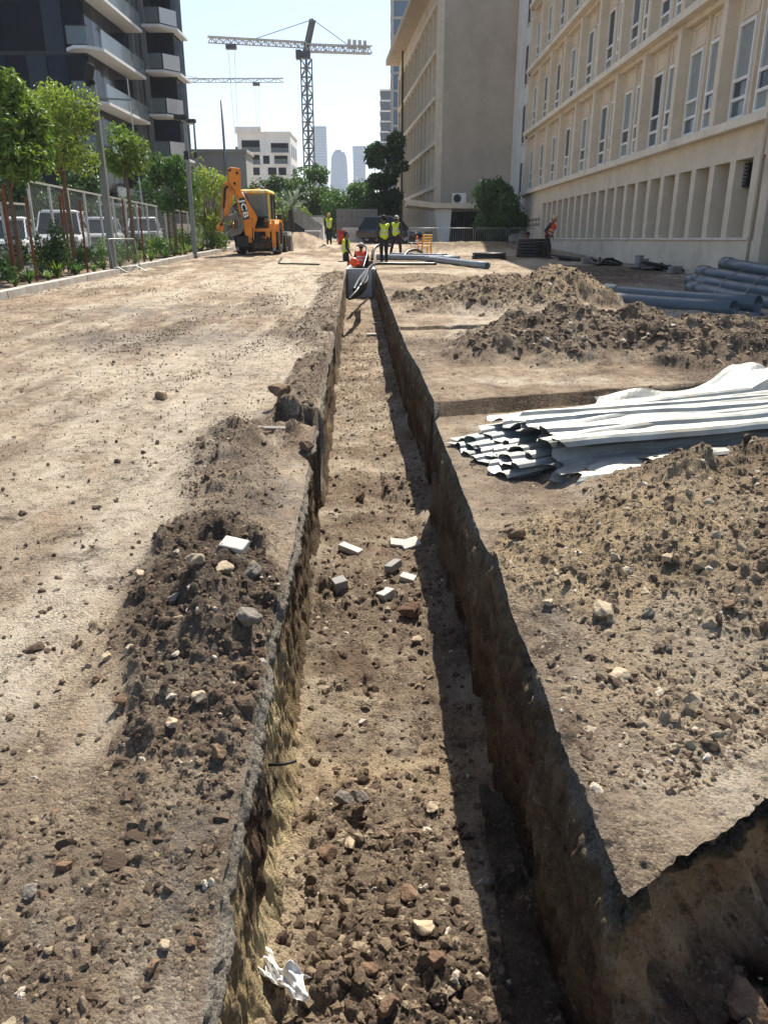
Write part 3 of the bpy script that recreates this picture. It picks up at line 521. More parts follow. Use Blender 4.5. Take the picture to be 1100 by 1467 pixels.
MB().tube([(-.3, 26, -.5), (-.3, 26, HT-.6)], .10, 8).build('downpipe', MAT['dark'], w2)
# entrance canopy
cx0, _, cz = at(583, 294, 60); cn = thing('entrance_canopy', 'low concrete entrance canopy with upturned lip on a white tapered column', 'canopy', (cx0, 60, 1.47))
pr = [(0, cz-1.47), (0, cz-1.47+.42), (2.2, cz-1.47+.15), (8.2, cz-1.47+.15), (8.2, cz-1.47-.25), (2.0, cz-1.47-.2)]
MB().prism(pr, (0, 2.5, 0), (1, 0, 0), (0, 0, 1), (0, 1, 0), 5).build('slab', MAT['stucco'], cn, bevel=.02)
MB().prism([(2.35, -.3), (3.15, -.3), (3.3, cz-1.70), (2.1, cz-1.70)], (0, .9, 0), (1, 0, 0), (0, 0, 1), (0, 1, 0), .5).build('column', MAT['whitep'], cn, bevel=.02)
MB().bx(3.4, 8.1, 4.2, 4.6, -.3, 2.25).build('glass_front', GL[0], cn)
for k in range(5): MB().bx(3.4+k*1.15, 3.5+k*1.15, 4.1, 4.2, -.3, 2.25).build('door_frame', MAT['dark'], cn)
a = thing('air_conditioner', 'white air conditioner unit standing on the entrance canopy roof', 'air conditioner', (at(657, 297, 62)[0], 62, cz+.16))
MB().bx(-.5, .5, -.2, .2, 0, .75).build('case', MAT['white'], a, bevel=.03); MB().wheel((-.15, -.205, .38), (0, 1, 0), .3, .24, .03).build('fan_guard', MAT['dark'], a); MB().tube([(-.15, -.19, .38), (-.15, -.208, .38)], .23, 20).build('fan_opening', MAT['dark'], a)
# ------------------------------------------------------------------ left tower block
tw = thing('apartment_tower', 'dark blue glass apartment tower with white balcony slabs at the left', 'building', (0, 0, 1.4))
XA, XB, YA, YB, TF = -46.5, -20.6, 61, 74.5, 3.3
MB().bx(XA, XB-.1, YA+.1, YA+30, -1, 40).build('core', GL[0], tw); MB().bx(XB-2.5, -17.9, YB+.1, YB+3.4, -1, 40).build('core', GL[0], tw)
zs = [at(160, 76, YA)[2]-1.4+k*TF for k in range(-4, 4)]
pmesh = [MB().bx(-.68, .68, -.03, .03, .12, TF-.12).mesh('glass_panel') for _ in range(3)]; pms2 = [MB().bx(-.03, .03, -.68, .68, .12, TF-.12).mesh('glass_panel') for _ in range(3)]
for i in range(3): pmesh[i].materials.append(GL[i]); pms2[i].materials.append(GL[i])
def pick(): return rnd.choices((0, 1, 2), (5, 4, 1))[0]
for z in zs:
    MB().bx(XA, XB-.05, YA-.02, YA+.11, z-.13, z+.12).build('spandrel', MAT['dark'], tw); MB().bx(XB-.12, XB+.02, YA+.1, YA+13, z-.13, z+.12).build('spandrel', MAT['dark'], tw)
    for i in range(18): o = link('glass_panel', pmesh[pick()], None, tw); o.location = (XB-.75-i*1.42, YA+.03, z); o.rotation_euler = (rnd.uniform(-.006, .006), 0, rnd.uniform(-.008, .008))
    for i in range(8): o = link('glass_panel', pms2[pick()], None, tw); o.location = (XB-.05, YA+.9+i*1.42, z)
    # corner balcony of the near mass
    bx0, bx1, by0, by1 = at(98, 60, YA)[0], XB+1.35, YA-1.4, YA+9.5
    s = MB(); s.v = [(x, y, z+e) for e in (0, .2) for x, y in ((bx0, by0+.9), (bx0+.8, by0), (bx1-.9, by0), (bx1, by0+.9), (bx1, by1), (XB-.2, by1), (XB-.2, YA+.05), (bx0, YA+.05))]
    s.f = [tuple(range(7, -1, -1)), tuple(range(8, 16))]+[(i, (i+1) % 8, 8+(i+1) % 8, 8+i) for i in range(8)]; sb = s.build('balcony', MAT['slab'], tw)
    MB().bx(bx0+.4, bx1-.7, by0+.06, by0+.09, z+.28, z+1.35).build('balustrade', GLC, sb); MB().bx(bx1-.12, bx1-.09, by0+.9, by1, z+.28, z+1.35).build('balustrade', GLC, sb)
    MB().bx(bx0+.4, bx1-.7, by0+.04, by0+.11, z+1.35, z+1.40).build('handrail', MAT['dark'], sb)
    # far mass
    zz = z+.9; cx0, cx1 = at(214, 60, YB)[0], -17.2
    s = MB(); s.v = [(x, y, zz+e) for e in (0, .2) for x, y in ((cx0, YB-2.0), (cx1-1.1, YB-2.0), (cx1, YB-.6), (cx1+.0, YB+3), (cx1-.6, YB+3), (cx1-.6, YB+.1), (cx0, YB+.1))]
    s.f = [tuple(range(6, -1, -1)), tuple(range(7, 14))]+[(i, (i+1) % 7, 7+(i+1) % 7, 7+i) for i in range(7)]; sb = s.build('balcony', MAT['slab'], tw)
    MB().bx(cx0+.1, cx1-1.2, YB-1.94, YB-1.9, zz+.3, zz+1.4).build('balustrade', GLC, sb); bar((cx1-1.1, YB-1.9, zz+.85), (cx1-.05, YB-.6, zz+.85), 1.1, .03).build('balustrade', MAT['whitep'], sb)
    MB().bx(cx0, cx1-.5, YB+.05, YB+.14, zz-.2, zz-.002).build('spandrel', MAT['dark'], tw)
    for i in range(4): o = link('glass_panel', pmesh[pick()], None, tw); o.location = (cx1-1.5-i*1.42, YB+.06, zz+.2)
    for i in range(2): o = link('glass_panel', pms2[2 if i % 2 else 1], None, tw); o.location = (-17.88, YB+1+i*1.42, zz)
for x, y in ((XB+.12, YA+10.2), (XB+.12, YA+11.6), (XB+.12, YA+13.0), (at(212, 60, YB)[0], YB-1.6)): MB().bx(x-.12, x+.22, y, y+.4, -1, 40).build('pilaster', MAT['pole'], tw)
# ------------------------------------------------------------------ mid-distance buildings
def block(name, label, x0, x1, Y, dep, top, matl, rows, loc_z=1.47, rz=0):
    t = thing(name, label, 'building', (x0, Y, loc_z), rz); wd = x1-x0; H = top-loc_z
    MB().bx(0, wd, 0, dep, -1, H).build('wall', matl, t); MB().bx(-.15, wd+.15, -.15, dep+.15, H, H+.35).build('parapet', matl, t, bevel=.03)
    for (a, b_, z0, z1, rec) in rows:
        o = MB().bx(wd*a, wd*b_, -.06, .02, H*z0, H*z1).build('loggia' if rec else 'window', GL[0 if rec else 2], t)
        if rec: MB().bx(wd*a, wd*b_, -.14, -.08, H*z0, H*z0+1.0).build('railing', GLC, o); MB().bx(wd*a-.1, wd*b_+.1, -.5, -.061, H*z0-.25, H*z0-.003).build('slab', matl, o)
        else: MB().bx(wd*a-.08, wd*b_+.08, -.14, -.061, H*z0-.1, H*z0-.002).build('sill', matl, o)
    return t
x0, x1 = at(340, 200, 185)[0], at(416, 200, 185)[0]; top = at(400, 191, 185)[2]
def rw(p0, p1, y0, y1, rec): return ((at(p0, y0, 185)[0]-x0)/(x1-x0), (at(p1, y0, 185)[0]-x0)/(x1-x0), (at(p0, y1, 185)[2]-1.47)/(top-1.47), (at(p0, y0, 185)[2]-1.47)/(top-1.47), rec)
t = block('apartment_block', 'white flat-roofed apartment block with dark loggias behind the digger', x0, x1, 185, 14, top, MAT['whitep'],
      [rw(346, 372, 201, 218, 1), rw(388, 413, 205, 219, 1), rw(348, 356, 222, 236, 0), rw(360, 372, 222, 236, 1), rw(377, 386, 223, 235, 0), rw(393, 412, 223, 235, 1), rw(362, 372, 240, 251, 0), rw(384, 396, 240, 251, 0), rw(399, 410, 240, 251, 0)])
MB().bx(-.3, (x1-x0)*.46, -.4, 5, top-1.46, top-.2).build('roof_storey', MAT['whitep'], t)
for k in range(3):
    for q in range(3): MB().bx(x1-x0, x1-x0+.1, 1.5+k*4, 4+k*4, 9.5+q*4, 11.8+q*4).build('window', GL[0], t)
x0, x1 = at(255, 220, 88)[0], at(352, 220, 88)[0]
block('low_hall', 'plain grey windowless hall with a slim flue pipe beside the dark tower', x0, x1, 88, 4.5, at(320, 219, 88)[2], MAT['greyplaster'], [(.955, .985, .12, .6, 0)])
t = bpy.data.objects[-1] if False else [o for o in COL.objects if o.name == 'low_hall'][0]; MB().tube([((x1-x0)*.70, -.3, 0), ((x1-x0)*.70, -.3, 13.5)], .13, 10).build('flue_pipe', MAT['steel'], t, True)
def glass_tower(name, label, x0, x1, Y, dep, top, nf, gm, sm, fins=0):
    t = thing(name, label, 'building', (x0, Y, 1.47)); wd = x1-x0; H = top-1.47; MB().bx(0, wd, 0, dep, -1, H).build('glass_wall', gm, t)
    for k in range(nf): MB().bx(-.35, wd+.2, -.35, dep, H*(k+1)/nf-.5, H*(k+1)/nf).build('floor_slab', sm, t)
    for k in range(fins): MB().bx(wd*k/fins-.25, wd*k/fins+.25, -.6, -.352, 0, H).build('fin', sm, t)
    return t
glass_tower('residential_tower', 'tall blue glass tower rising behind the beige wing roof', at(562, 100, 190)[0], at(562, 100, 190)[0]+16, 190, 18, 105, 30, glass('slate_glass', lin('5a6f86'), .2), MAT['greyplaster'], 4)
glass_tower('residential_tower', 'slim grey tower with balconies left of the tall glass tower', at(545, 150, 310)[0], at(545, 150, 310)[0]+9, 310, 12, at(550, 128, 310)[2], 15, glass('slate_glass_dark', lin('5b6670'), .3), MAT['whitep'])
# far skyline
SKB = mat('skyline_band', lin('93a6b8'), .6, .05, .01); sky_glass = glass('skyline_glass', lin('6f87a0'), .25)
def skyscraper(px0, px1, pt, Y, label, prof, n=24):
    xa, xb = at(px0, pt, Y)[0], at(px1, pt, Y)[0]; H = at(px0, pt, Y)[2]; c, r = (xa+xb)/2, (xb-xa)/2
    t = thing('skyscraper', label, 'skyscraper', (c, Y, 1.47)); rings = []; nl = 40
    for k in range(nl+1):
        f = k/nl; s = prof(f); rings.append([(r*s*math.copysign(abs(math.cos(q))**.5, math.cos(q)), r*.8*s*math.copysign(abs(math.sin(q))**.5, math.sin(q)), H*f) for q in [2*math.pi*(j+.5)/n for j in range(n)]])
    MB().loft(rings).build('glass_wall', sky_glass, t, True)
    for k in range(2, nl+1, 1):
        b = MB(); s = 1.001
        b.loft([[(p[0]*s, p[1]*s, p[2]+e*.9) for p in rings[k]] for e in (0, 1)]); b.build('floor_band', SKB, t)
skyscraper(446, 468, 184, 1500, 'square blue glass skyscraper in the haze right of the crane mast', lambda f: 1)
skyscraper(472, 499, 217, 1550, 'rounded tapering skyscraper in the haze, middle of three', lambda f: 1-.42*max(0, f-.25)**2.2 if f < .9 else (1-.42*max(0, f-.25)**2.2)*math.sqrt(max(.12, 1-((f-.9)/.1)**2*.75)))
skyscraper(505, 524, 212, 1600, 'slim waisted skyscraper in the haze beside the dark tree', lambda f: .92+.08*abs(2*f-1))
# ------------------------------------------------------------------ tower cranes
def lattice(b, p, q, w, n, r, tri=False):
    p, q = Vector(p), Vector(q); d = (q-p); a = d.orthogonal().normalized() if abs(d.normalized().z) > .5 else d.cross(Vector((0, 0, 1))).normalized(); c = d.normalized().cross(a)
    co = [(-1, -1), (1, -1), (0, 1)] if tri else [(-1, -1), (1, -1), (1, 1), (-1, 1)]
    pt = lambda k, i: p+d*(k/n)+(a*co[i][0]+c*co[i][1])*w/2
    for i in range(len(co)):
        addbar(b, pt(0, i), pt(n, i), r*1.6); j = (i+1) % len(co)
        for k in range(n):
            e = (k+i) % 2; addbar(b, pt(k+e, i), pt(k+1-e, j), r); addbar(b, pt(k, i), pt(k, j), r)
    return b
def crane(label, base, Hj, jl, jr, peak, mw, m_mast, m_jib, trolley):
    t = thing('tower_crane', label, 'crane', base); B = Vector(base)
    lattice(MB(), (0, 0, 0), (0, 0, Hj-3), mw, int(Hj/2.2), .2).build('mast', m_mast, t)
    MB().bx(-1.1, 1.1, -1.1, 1.1, Hj-3, Hj-1.4).build('slewing_ring', MAT['dark'], t)
    MB().bx(-2.5, -1.12, -1.6, -.2, Hj-3.4, Hj-1.2).build('cab', GL[2], t, bevel=.1)
    j = lattice(MB(), (0, 0, Hj), jl, 1.3, 26, .16, True).build('jib', m_jib, t); lattice(MB(), (0, 0, Hj-.6), jr, 1.6, 14, .17).build('counter_jib', m_jib, t)
    lattice(MB(), (0, 0, Hj-1.4), peak, .9, 8, .2).build('tower_head', m_mast, t)
    jl, jr, peak = Vector(jl), Vector(jr), Vector(peak); ties = MB()
    addbar(ties, peak, Vector((0, 0, Hj)).lerp(jl, .62), .16); addbar(ties, peak, Vector((0, 0, Hj)).lerp(jr, .72), .16); ties.build('tie_bar', MAT['steel'], t)
    for f in (.66, .74, .82, .9): p = Vector((0, 0, Hj)).lerp(jr, f); MB().box(p+Vector((0, 0, 1.0)), (.9, 1.2, 2.0)).build('counterweight', MAT['concrete'], t)
    p = Vector((0, 0, Hj)).lerp(jl, trolley); k = MB().box(p-Vector((0, 0, 1.3)), (2.6, 1.4, 1.0)).build('trolley', MAT['dark'], t)
    for e in (-.8, .8): MB().tube([p+Vector((e, 0, -1.6)), p+Vector((e*.4, 0, -24))], .045, 5).build('hoist_rope', MAT['steel'], t)
    MB().box(p-Vector((0, 0, 24.6)), (.8, .5, 1.2)).build('hook_block', MAT['dark'], t)
Yc = 224.7; cb = at(438, 65, Yc); base = Vector((cb[0], Yc, 1.4)); lo = lambda px, py, Y: Vector(at(px, py, Y))-base
crane('tall tower crane with dark lattice mast and white jib against the sky', base, cb[2]-1.4, lo(298, 57, 219), lo(532, 72, 230), lo(448, 28, 226), 2.0, mat('crane_mast_paint', lin('54504d'), .6, .2, 1), mat('crane_jib_paint', lin('a9a9a6'), .5, .2, .6), .77)
Yc = 330; base = Vector((-112, Yc, 1.4)); Hj = at(330, 116, Yc)[2]-1.4
crane('second distant crane whose white jib reaches out from behind the dark tower', base, Hj, Vector((at(406, 113, Yc)[0]+112, 0, Hj+.2)), Vector((-18, 0, Hj-.5)), Vector((0, 0, Hj+9)), 2.0, mat('far_crane_paint', lin('8b8d8f'), .5, .2, 1), mat('far_jib_paint', lin('a5a8aa'), .5, .2, .6), .86)
# ------------------------------------------------------------------ vegetation
def leaves(name, centres, radii, n, size, matl, parent, seed, droop=.0, shell=.55, asp=.5):
    g = np.random.default_rng(seed); c = np.array(centres, float); r = np.array(radii, float); w = r.prod(1)**(2/3) if r.ndim > 1 else r**2; r = r if r.ndim > 1 else np.repeat(r[:, None], 3, 1)
    k = g.choice(len(c), n, p=w/w.sum()); d = g.normal(size=(n, 3)); d /= np.linalg.norm(d, axis=1)[:, None]; rad = shell+(1-shell)*g.uniform(size=n)**.7; rad *= 1+.25*(g.uniform(size=n) < .12)
    p = c[k]+d*r[k]*rad[:, None]; nrm = d*.7+g.normal(size=(n, 3))*.7+np.array([0, 0, .35]); nrm /= np.linalg.norm(nrm, axis=1)[:, None]
    t = np.cross(nrm, g.normal(size=(n, 3))); t[:, 2] -= droop; t /= np.linalg.norm(t, axis=1)[:, None]; b = np.cross(nrm, t); s = size*g.uniform(.6, 1.3, n)[:, None]
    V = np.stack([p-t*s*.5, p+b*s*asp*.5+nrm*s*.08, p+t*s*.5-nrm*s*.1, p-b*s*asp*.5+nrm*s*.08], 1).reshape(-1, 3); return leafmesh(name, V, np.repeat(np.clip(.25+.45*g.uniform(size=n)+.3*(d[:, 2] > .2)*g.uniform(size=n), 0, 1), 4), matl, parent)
def leafmesh(name, V, tint, matl, parent):
    n = len(V)//4; me = bpy.data.meshes.new(name); me.vertices.add(4*n); me.vertices.foreach_set('co', V.ravel().astype(np.float32)); me.loops.add(4*n); me.loops.foreach_set('vertex_index', np.arange(4*n, dtype=np.int32))
    me.polygons.add(n); me.polygons.foreach_set('loop_start', np.arange(0, 4*n, 4, dtype=np.int32)); me.update(calc_edges=True); me.shade_flat()
    a = me.attributes.new('tint', 'FLOAT', 'POINT'); a.data.foreach_set('value', tint.astype(np.float32)); return link(name, me, matl, parent)
def tree(name, label, loc, H, crown_z, rx, rz_, matl, n, leaf, seed, trunk_r=.06, group=None, lobes=14, bark='bark', lean=0, droop=0.3, shell=.5):
    t = thing(name, label, 'tree', loc, 0, group); g = random.Random(seed); cs, rs = [], []
    cz = (crown_z+H)/2; hh = (H-crown_z)/2
    for i in range(lobes):
        a = g.uniform(0, 6.28); q = g.uniform(-.85, .9); rr = math.sqrt(max(.05, 1-q*q))*g.uniform(.4, 1.0)
        cs.append((lean*.5+math.cos(a)*rr*rx*.8, math.sin(a)*rr*rx*.8, cz+q*hh*.82)); rs.append(g.uniform(.17, .40)*rx)
    leaves('crown', cs, rs, n, leaf, MAT[matl], t, seed, droop, shell)
    b = MB(); p = [(0, 0, -.2), (lean*.1+g.uniform(-.04, .04), 0, crown_z*.5), (lean*.3, g.uniform(-.05, .05), crown_z), (lean*.5, 0, cz+hh*.4)]; b.tube(p, [trunk_r*1.2, trunk_r, trunk_r*.8, trunk_r*.25], 8); b.build('trunk', MAT[bark], t, True)
    for i in range(min(8, lobes)):
        s = Vector(p[2])+Vector((0, 0, g.uniform(-.05, .5)*hh)); e = Vector(cs[i]); b = MB().tube([s, s.lerp(e, .5)+Vector((0, 0, .1*hh)), e], [trunk_r*.5, trunk_r*.3, trunk_r*.1], 6); b.build('limb', MAT[bark], t, True)
    return t
def ground_at(x, y): return float(gz(np.array([float(y)]))[0])
BEDX = -9.7
TREES = [  # px, Y, top px-y, crown bottom px-y, half width px, matl, leaves, leaf, label
    (18, 21.6, 82, 275, 62, 'leaf', 7500, .20, 'large leafed street tree at the left edge of the picture'), (98, 25.3, 112, 268, 56, 'leafy', 6000, .13, 'pale yellow-green street tree left of the tall grey lamp pole'),
    (186, 30.5, 178, 256, 35, 'leaf', 3200, .15, 'small round street tree just right of the tall grey lamp pole'), (248, 37, 218, 308, 33, 'leafm', 3800, .19, 'dense dark green street tree in the middle of the fence line'),
    (300, 44, 234, 335, 36, 'leafy', 4200, .17, 'light green street tree beside the digger')]
for i, (px, Y, pt, pb, hw, ml, n, lf, lab) in enumerate(TREES):
    x = at(px, 300, Y)[0]; x = max(x, -10.6); z = ground_at(0, Y)+.1; H = at(px, pt, Y)[2]-z; cb = at(px, pb, Y)[2]-z; rx = hw*Y/1.06/FPX
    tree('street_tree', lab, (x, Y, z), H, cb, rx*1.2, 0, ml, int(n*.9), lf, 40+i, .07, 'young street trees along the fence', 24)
    for s in range(3 if i < 2 else 2):
        a = s*2.1+.5; sx, sy = x+.35*math.cos(a), Y+.35*math.sin(a); o = MB().tube([(0, 0, -.2), (.0, .02, 2.1+.15*s)], .035, 8).build('tree_stake', MAT['wood'])
        o.location = (sx, sy, z); tag(o, ('left hand', 'far', 'right hand')[(2, 0, 1)[s]] + ' reddish wooden stake propping up the ' + lab.split(' at ')[0].split(' left')[0].split(' just')[0].split(' in the')[0].split(' beside')[0], 'stake', 'tree stakes')
BG = [  # px, Y, top, half width px, matl, n, leaf, label
    (385, 78, 252, 34, 'leafd', 3200, .38, 'dark spreading tree behind the digger cab'), (447, 82, 236, 36, 'leafm', 4600, .36, 'broad dark green tree under the crane mast'), (412, 66, 283, 24, 'leafo', 2200, .28, 'low olive coloured tree left of the standing worker in yellow'),
    (500, 72, 262, 40, 'leafm', 4600, .30, 'light green bushy tree above the concrete wall'), (554, 76, 178, 25, 'leafd', 6500, .34, 'tall dark tree against the beige wing'), (532, 70, 272, 17, 'leafd', 2000, .3, 'small dark tree at the foot of the tall dark tree'),
    (470, 95, 268, 22, 'leafd', 2200, .4, 'dark tree in the gap below the skyscrapers'), (352, 84, 268, 20, 'leafd', 1500, .35, 'small dark tree right of the grey hall'), (285, 70, 200, 17, 'leafo', 500, .25, 'sparse tree top beside the dark glass tower'), (120, 48, 245, 40, 'leafd', 3000, .3, 'dark tree behind the fence below the tower balconies'), (40, 44, 240, 45, 'leafd', 3000, .3, 'dark tree behind the fence at the left edge'), (225, 62, 262, 30, 'leafd', 1800, .3, 'dark shrubby tree behind the far end of the fence')]
for i, (px, Y, pt, hw, ml, n, lf, lab) in enumerate(BG):
    x = at(px, 300, Y)[0]; z = 1.47 if Y > 60 else ground_at(0, Y); H = at(px, pt, Y)[2]-z; rx = hw*Y/1.06/FPX*1.1
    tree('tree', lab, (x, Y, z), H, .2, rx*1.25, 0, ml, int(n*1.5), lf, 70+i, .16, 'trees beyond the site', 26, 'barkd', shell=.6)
# dark evergreen by the wall and a palm
x, _, z = at(702, 335, 56); tree('evergreen', 'dark feathery evergreen in the shaded corner between the wings', (7.7, 56, 1.37), at(702, 258, 56)[2]-1.37, .2, 2.2, 0, 'leafd', 6500, .3, 99, .1, None, 24, 'barkd', droop=1.2)
p = thing('palm', 'dark palm with upright fronds behind the digger', 'palm', (at(416, 330, 58)[0], 58, 1.42)); MB().tube([(0, 0, -.2), (.05, 0, 1.2), (.1, 0, 2.2)], [.28, .24, .2], 10).build('trunk', MAT['barkd'], p, True)
for k in range(16):
    a = k*2.4; V = []; el = .5+.9*rnd.random(); ln = 2.2+.6*rnd.random()
    for s in range(14):
        f = s/13; c = Vector((math.cos(a)*ln*f*math.cos(el)*1.1, math.sin(a)*ln*f*math.cos(el)*1.1, 2.2+ln*f*math.sin(el)-1.0*f*f)); sd_ = Vector((-math.sin(a), math.cos(a), 0))
        for e in (-1, 1):
            q = c+sd_*e*(.45*(1-f*.7))+Vector((math.cos(a), math.sin(a), -.6))*.2; V += [c, c+Vector((.03, .03, .02)), q, q-Vector((.03, .03, .02))]
    leafmesh('frond', np.array([tuple(q) for q in V]), np.full(len(V), .3), MAT['leafd'], p)
# ------------------------------------------------------------------ planting bed, kerb
KX = -8.62
kb = bpy.data.objects.new('kerb', None); COL.objects.link(kb); tag(kb, 'pale concrete kerb along the planting bed', 'kerb', kind='structure')
km = MB().bx(-.13, .13, -.488, .488, -.25, .16).mesh('kerb_stone')
for k in range(34):
    y = 12.5+k; o = link('kerb_stone', km, MAT['kerb'], kb); o.location = (KX+rnd.uniform(-.012, .012), y, ground_at(0, y)+rnd.uniform(-.01, .01)); o.rotation_euler = (SL, 0, rnd.uniform(-.008, .008))
    if k in (0, 1): m = o.modifiers.new('b', 'BEVEL')
X = np.linspace(KX-.12, -11.2, 40)[None]+np.zeros((140, 1)); Y = np.linspace(10, 48, 140)[:, None]+np.zeros((1, 40))
tag(grid('planting_bed', np.stack([X, Y, gz(Y)+.09+.10*fbm(X*2, Y*2, 4, 201)], -1), MSOIL, np.stack([0*X, .35+0*X, .1+0*X, 0*X], -1), flip=True), 'brown soil planting bed behind the kerb', 'bed', kind='structure')
X = np.linspace(-11.2, -40, 20)[None]+np.zeros((30, 1)); Y = np.linspace(8, 62, 30)[:, None]+np.zeros((1, 20))
tag(grid('parking_lot', np.stack([X, Y, gz(Y)+.06], -1), mat('asphalt', lin('5b5a58'), .95, .2, 2, bmp=.004, bscale=80, obj=False), None, flip=True), 'grey asphalt car park behind the fence', 'car park', kind='structure')
def shrub(label, x, y, w, h, ml, n, lf, seed, grp='shrubs in the planting bed', name='shrub'):
    t = thing(name, label, 'shrub', (x, y, ground_at(0, y)+.08), 0, grp); g = random.Random(seed); cs = [(g.uniform(-.6, .6)*w, g.uniform(-.6, .6)*w, h*g.uniform(.25, .75)) for _ in range(9)]
    leaves('foliage', cs, [(w*.5, w*.5, h*.32)]*9, n, lf, MAT[ml], t, seed, .4, .3)
    for k in range(4): MB().tube([(0, 0, -.05), Vector(cs[k])], [.015, .006], 5).build('stem', MAT['bark'], t)
def grassy(label, x, y, h, ml, n, seed, grp='strappy plants in the planting bed'):
    t = thing('strap_leaf_plant', label, 'plant', (x, y, ground_at(0, y)+.08), 0, grp); g = random.Random(seed)
    V = []
    for k in range(n):
        a = g.uniform(0, 6.28); l = h*g.uniform(.7, 1.2); sp = g.uniform(.25, .8); s = Vector((-math.sin(a), math.cos(a), 0))*.025; d = Vector((math.cos(a), math.sin(a), 0)); pts = [d*l*sp*f+Vector((0, 0, l*f*(1.25-.7*f*sp))) for f in (0, .4, .75, 1.05)]
        for i in range(3): w0, w1 = (1, 1.2, .8, .1)[i], (1, 1.2, .8, .1)[i+1]; V += [pts[i]-s*w0, pts[i]+s*w0, pts[i+1]+s*w1, pts[i+1]-s*w1]
    leafmesh('blades', np.array([tuple(q) for q in V]), np.repeat([g.random() for _ in range(len(V)//4)], 4), MAT[ml], t)
side = ['left edge', 'first street tree', 'pale yellow-green tree', 'grey lamp pole', 'crowd barrier', 'round street tree', 'dark green street tree', 'second lamp pole', 'light green street tree', 'digger']
kk_ = 0
for y in np.arange(16.2, 46, 1.05):
    where = side[min(9, int((y-16)/3.2))]
    w = rnd.uniform(.35, .62); h = rnd.uniform(.6, 1.25); hw_ = 'tall' if h > 1.05 else ('low' if h < .8 else 'waist high'); ml = rnd.choice(['leafm', 'leafd', 'leaf', 'leafm', 'leafo'])
    shrub('%s leafy %s shrub against the fence near the %s' % (hw_, {'leafm': 'mid green', 'leafd': 'dark green', 'leaf': 'bright green', 'leafo': 'grey green'}[ml], where), -10.45+rnd.uniform(-.3, .3), y, w, h, ml, 420, .11, 200+kk_); kk_ += 1
    ml = rnd.choice(['leafo', 'leaf', 'leafm']); grassy('%s %s strappy plant behind the kerb near the %s' % (('spreading', 'short', 'spiky')[kk_ % 3], {'leafm': 'green', 'leaf': 'bright green', 'leafo': 'grey green'}[ml], where), -9.25+rnd.uniform(-.2, .3), y+.4, rnd.uniform(.25, .45), ml, 34, 300+kk_)
    if kk_ % 2: shrub('small rounded %s near the %s' % (('ground plant', 'grey green ground plant')[(kk_//2) % 2], where), -9.7+rnd.uniform(-.2, .2), y+.6, .25, rnd.uniform(.3, .55), ('leafm', 'leafo')[((kk_)//2) % 2], 220, .09, 400+kk_)
x, y = at(85, 360, 23.6)[0], 23.6; shrub('large dark round bush in front of the white parked cars', -9.6, 23.7, .62, 1.5, 'leafd', 1500, .11, 501, None)
x = at(330, 350, 44)[0]; shrub('bright leafy shrub at the end of the bed beside the digger', -8.9, 43.2, .7, 1.4, 'leaf', 900, .15, 502, None)
# ------------------------------------------------------------------ fence
def fence(label, y0, n, sp, x, zt, hgt):
    t = thing('mesh_fence', label, 'fence', (x, y0, 0)); w = MB(); k = .13
    zb = -hgt
    for a in np.arange(-hgt, sp, k):
        for e in (0, 1):
            p0 = (max(a, 0), zb+max(0, -a)); p1y = min(sp, a+hgt); p1 = (p1y, zb+(p1y-a)); q = [(0, (sp-yy) if e else yy, zz) for yy, zz in (p0, p1)]
            if p1[0]-p0[0] > .05: addbar(w, q[0], q[1], .006)
    me = w.mesh('wire_mesh'); post = MB().bx(-.035, .035, -.035, .035, -hgt-.4, .03).mesh('post'); rail = MB().bx(-.03, .03, 0, sp, -.03, .03).mesh('rail')
    for i in range(n+1):
        z = zt(y0+i*sp); z2 = zt(y0+(i+1)*sp); o = link('post', post, MAT['fence'], t); o.location = (0, i*sp, z)
        if i < n:
            for m_, nm in ((me, 'wire_mesh'), (rail, 'rail')): o = link(nm, m_, MAT['fence' if nm == 'rail' else 'pole'], t); o.location = (.0, i*sp, z); o.rotation_euler = (math.atan2(z2-z, sp), 0, 0)
            o = link('rail', rail, MAT['fence'], t); o.location = (.004, i*sp, z-hgt+.05); o.rotation_euler = (math.atan2(z2-z, sp), 0, 0)
fence('pale grey chain link fence with square posts in front of the parked cars', 26, 16, 1.58, -11.1, lambda y: 3.40-.014*(y-26), 2.35)
fence('lower pale chain link fence section at the left edge', 15.6, 6, 1.7, -11.15, lambda y: 2.62+.012*(y-18), 1.9)
# ------------------------------------------------------------------ lamp posts
def pole(label, px, Y, ptop, w, head):
    x = at(px, 380, Y)[0]; z = ground_at(0, Y)+.05; H = at(px, ptop, Y)[2]-z; t = thing('lamp_post', label, 'lamp post', (x, Y, z))
    MB().loft([[(sx*w*k, sy*w*k, zz) for sx, sy in ((-.5, -.5), (.5, -.5), (.5, .5), (-.5, .5))] for k, zz in ((1, -.3), (1, H*.5), (.7, H))]).build('pole', MAT['pole'], t, bevel=.01); MB().bx(-w, w, -w, w, 0, .05).build('base_plate', MAT['pole'], t)
    if head == 'camera':
        MB().bx(-.05, .05, -.05, .05, H, H+.12).build('bracket', MAT['dark'], t); m_ = Matrix.Rotation(.25, 3, 'Y'); MB().box((-.05, -.1, H+.25), (.09, .5, .62), m=m_).build('floodlight', MAT['dark'], t, bevel=.02)
        addbar(MB(), (0, 0, H-.35), (1.15, 0, H-.40), .05).build('banner_arm', MAT['pole'], t)
    else:
        MB().bx(-.42, .12, -.18, .18, H, H+.2).build('lamp_head', MAT['dark'], t, bevel=.02); MB().bx(-.1, .5, -.04, .04, H*.69, H*.69+.05).build('bracket', MAT['pole'], t); MB().bx(-.14, .06, -.1, .1, H*.72, H*.72+.34).build('speaker', MAT['dark'], t, bevel=.03)
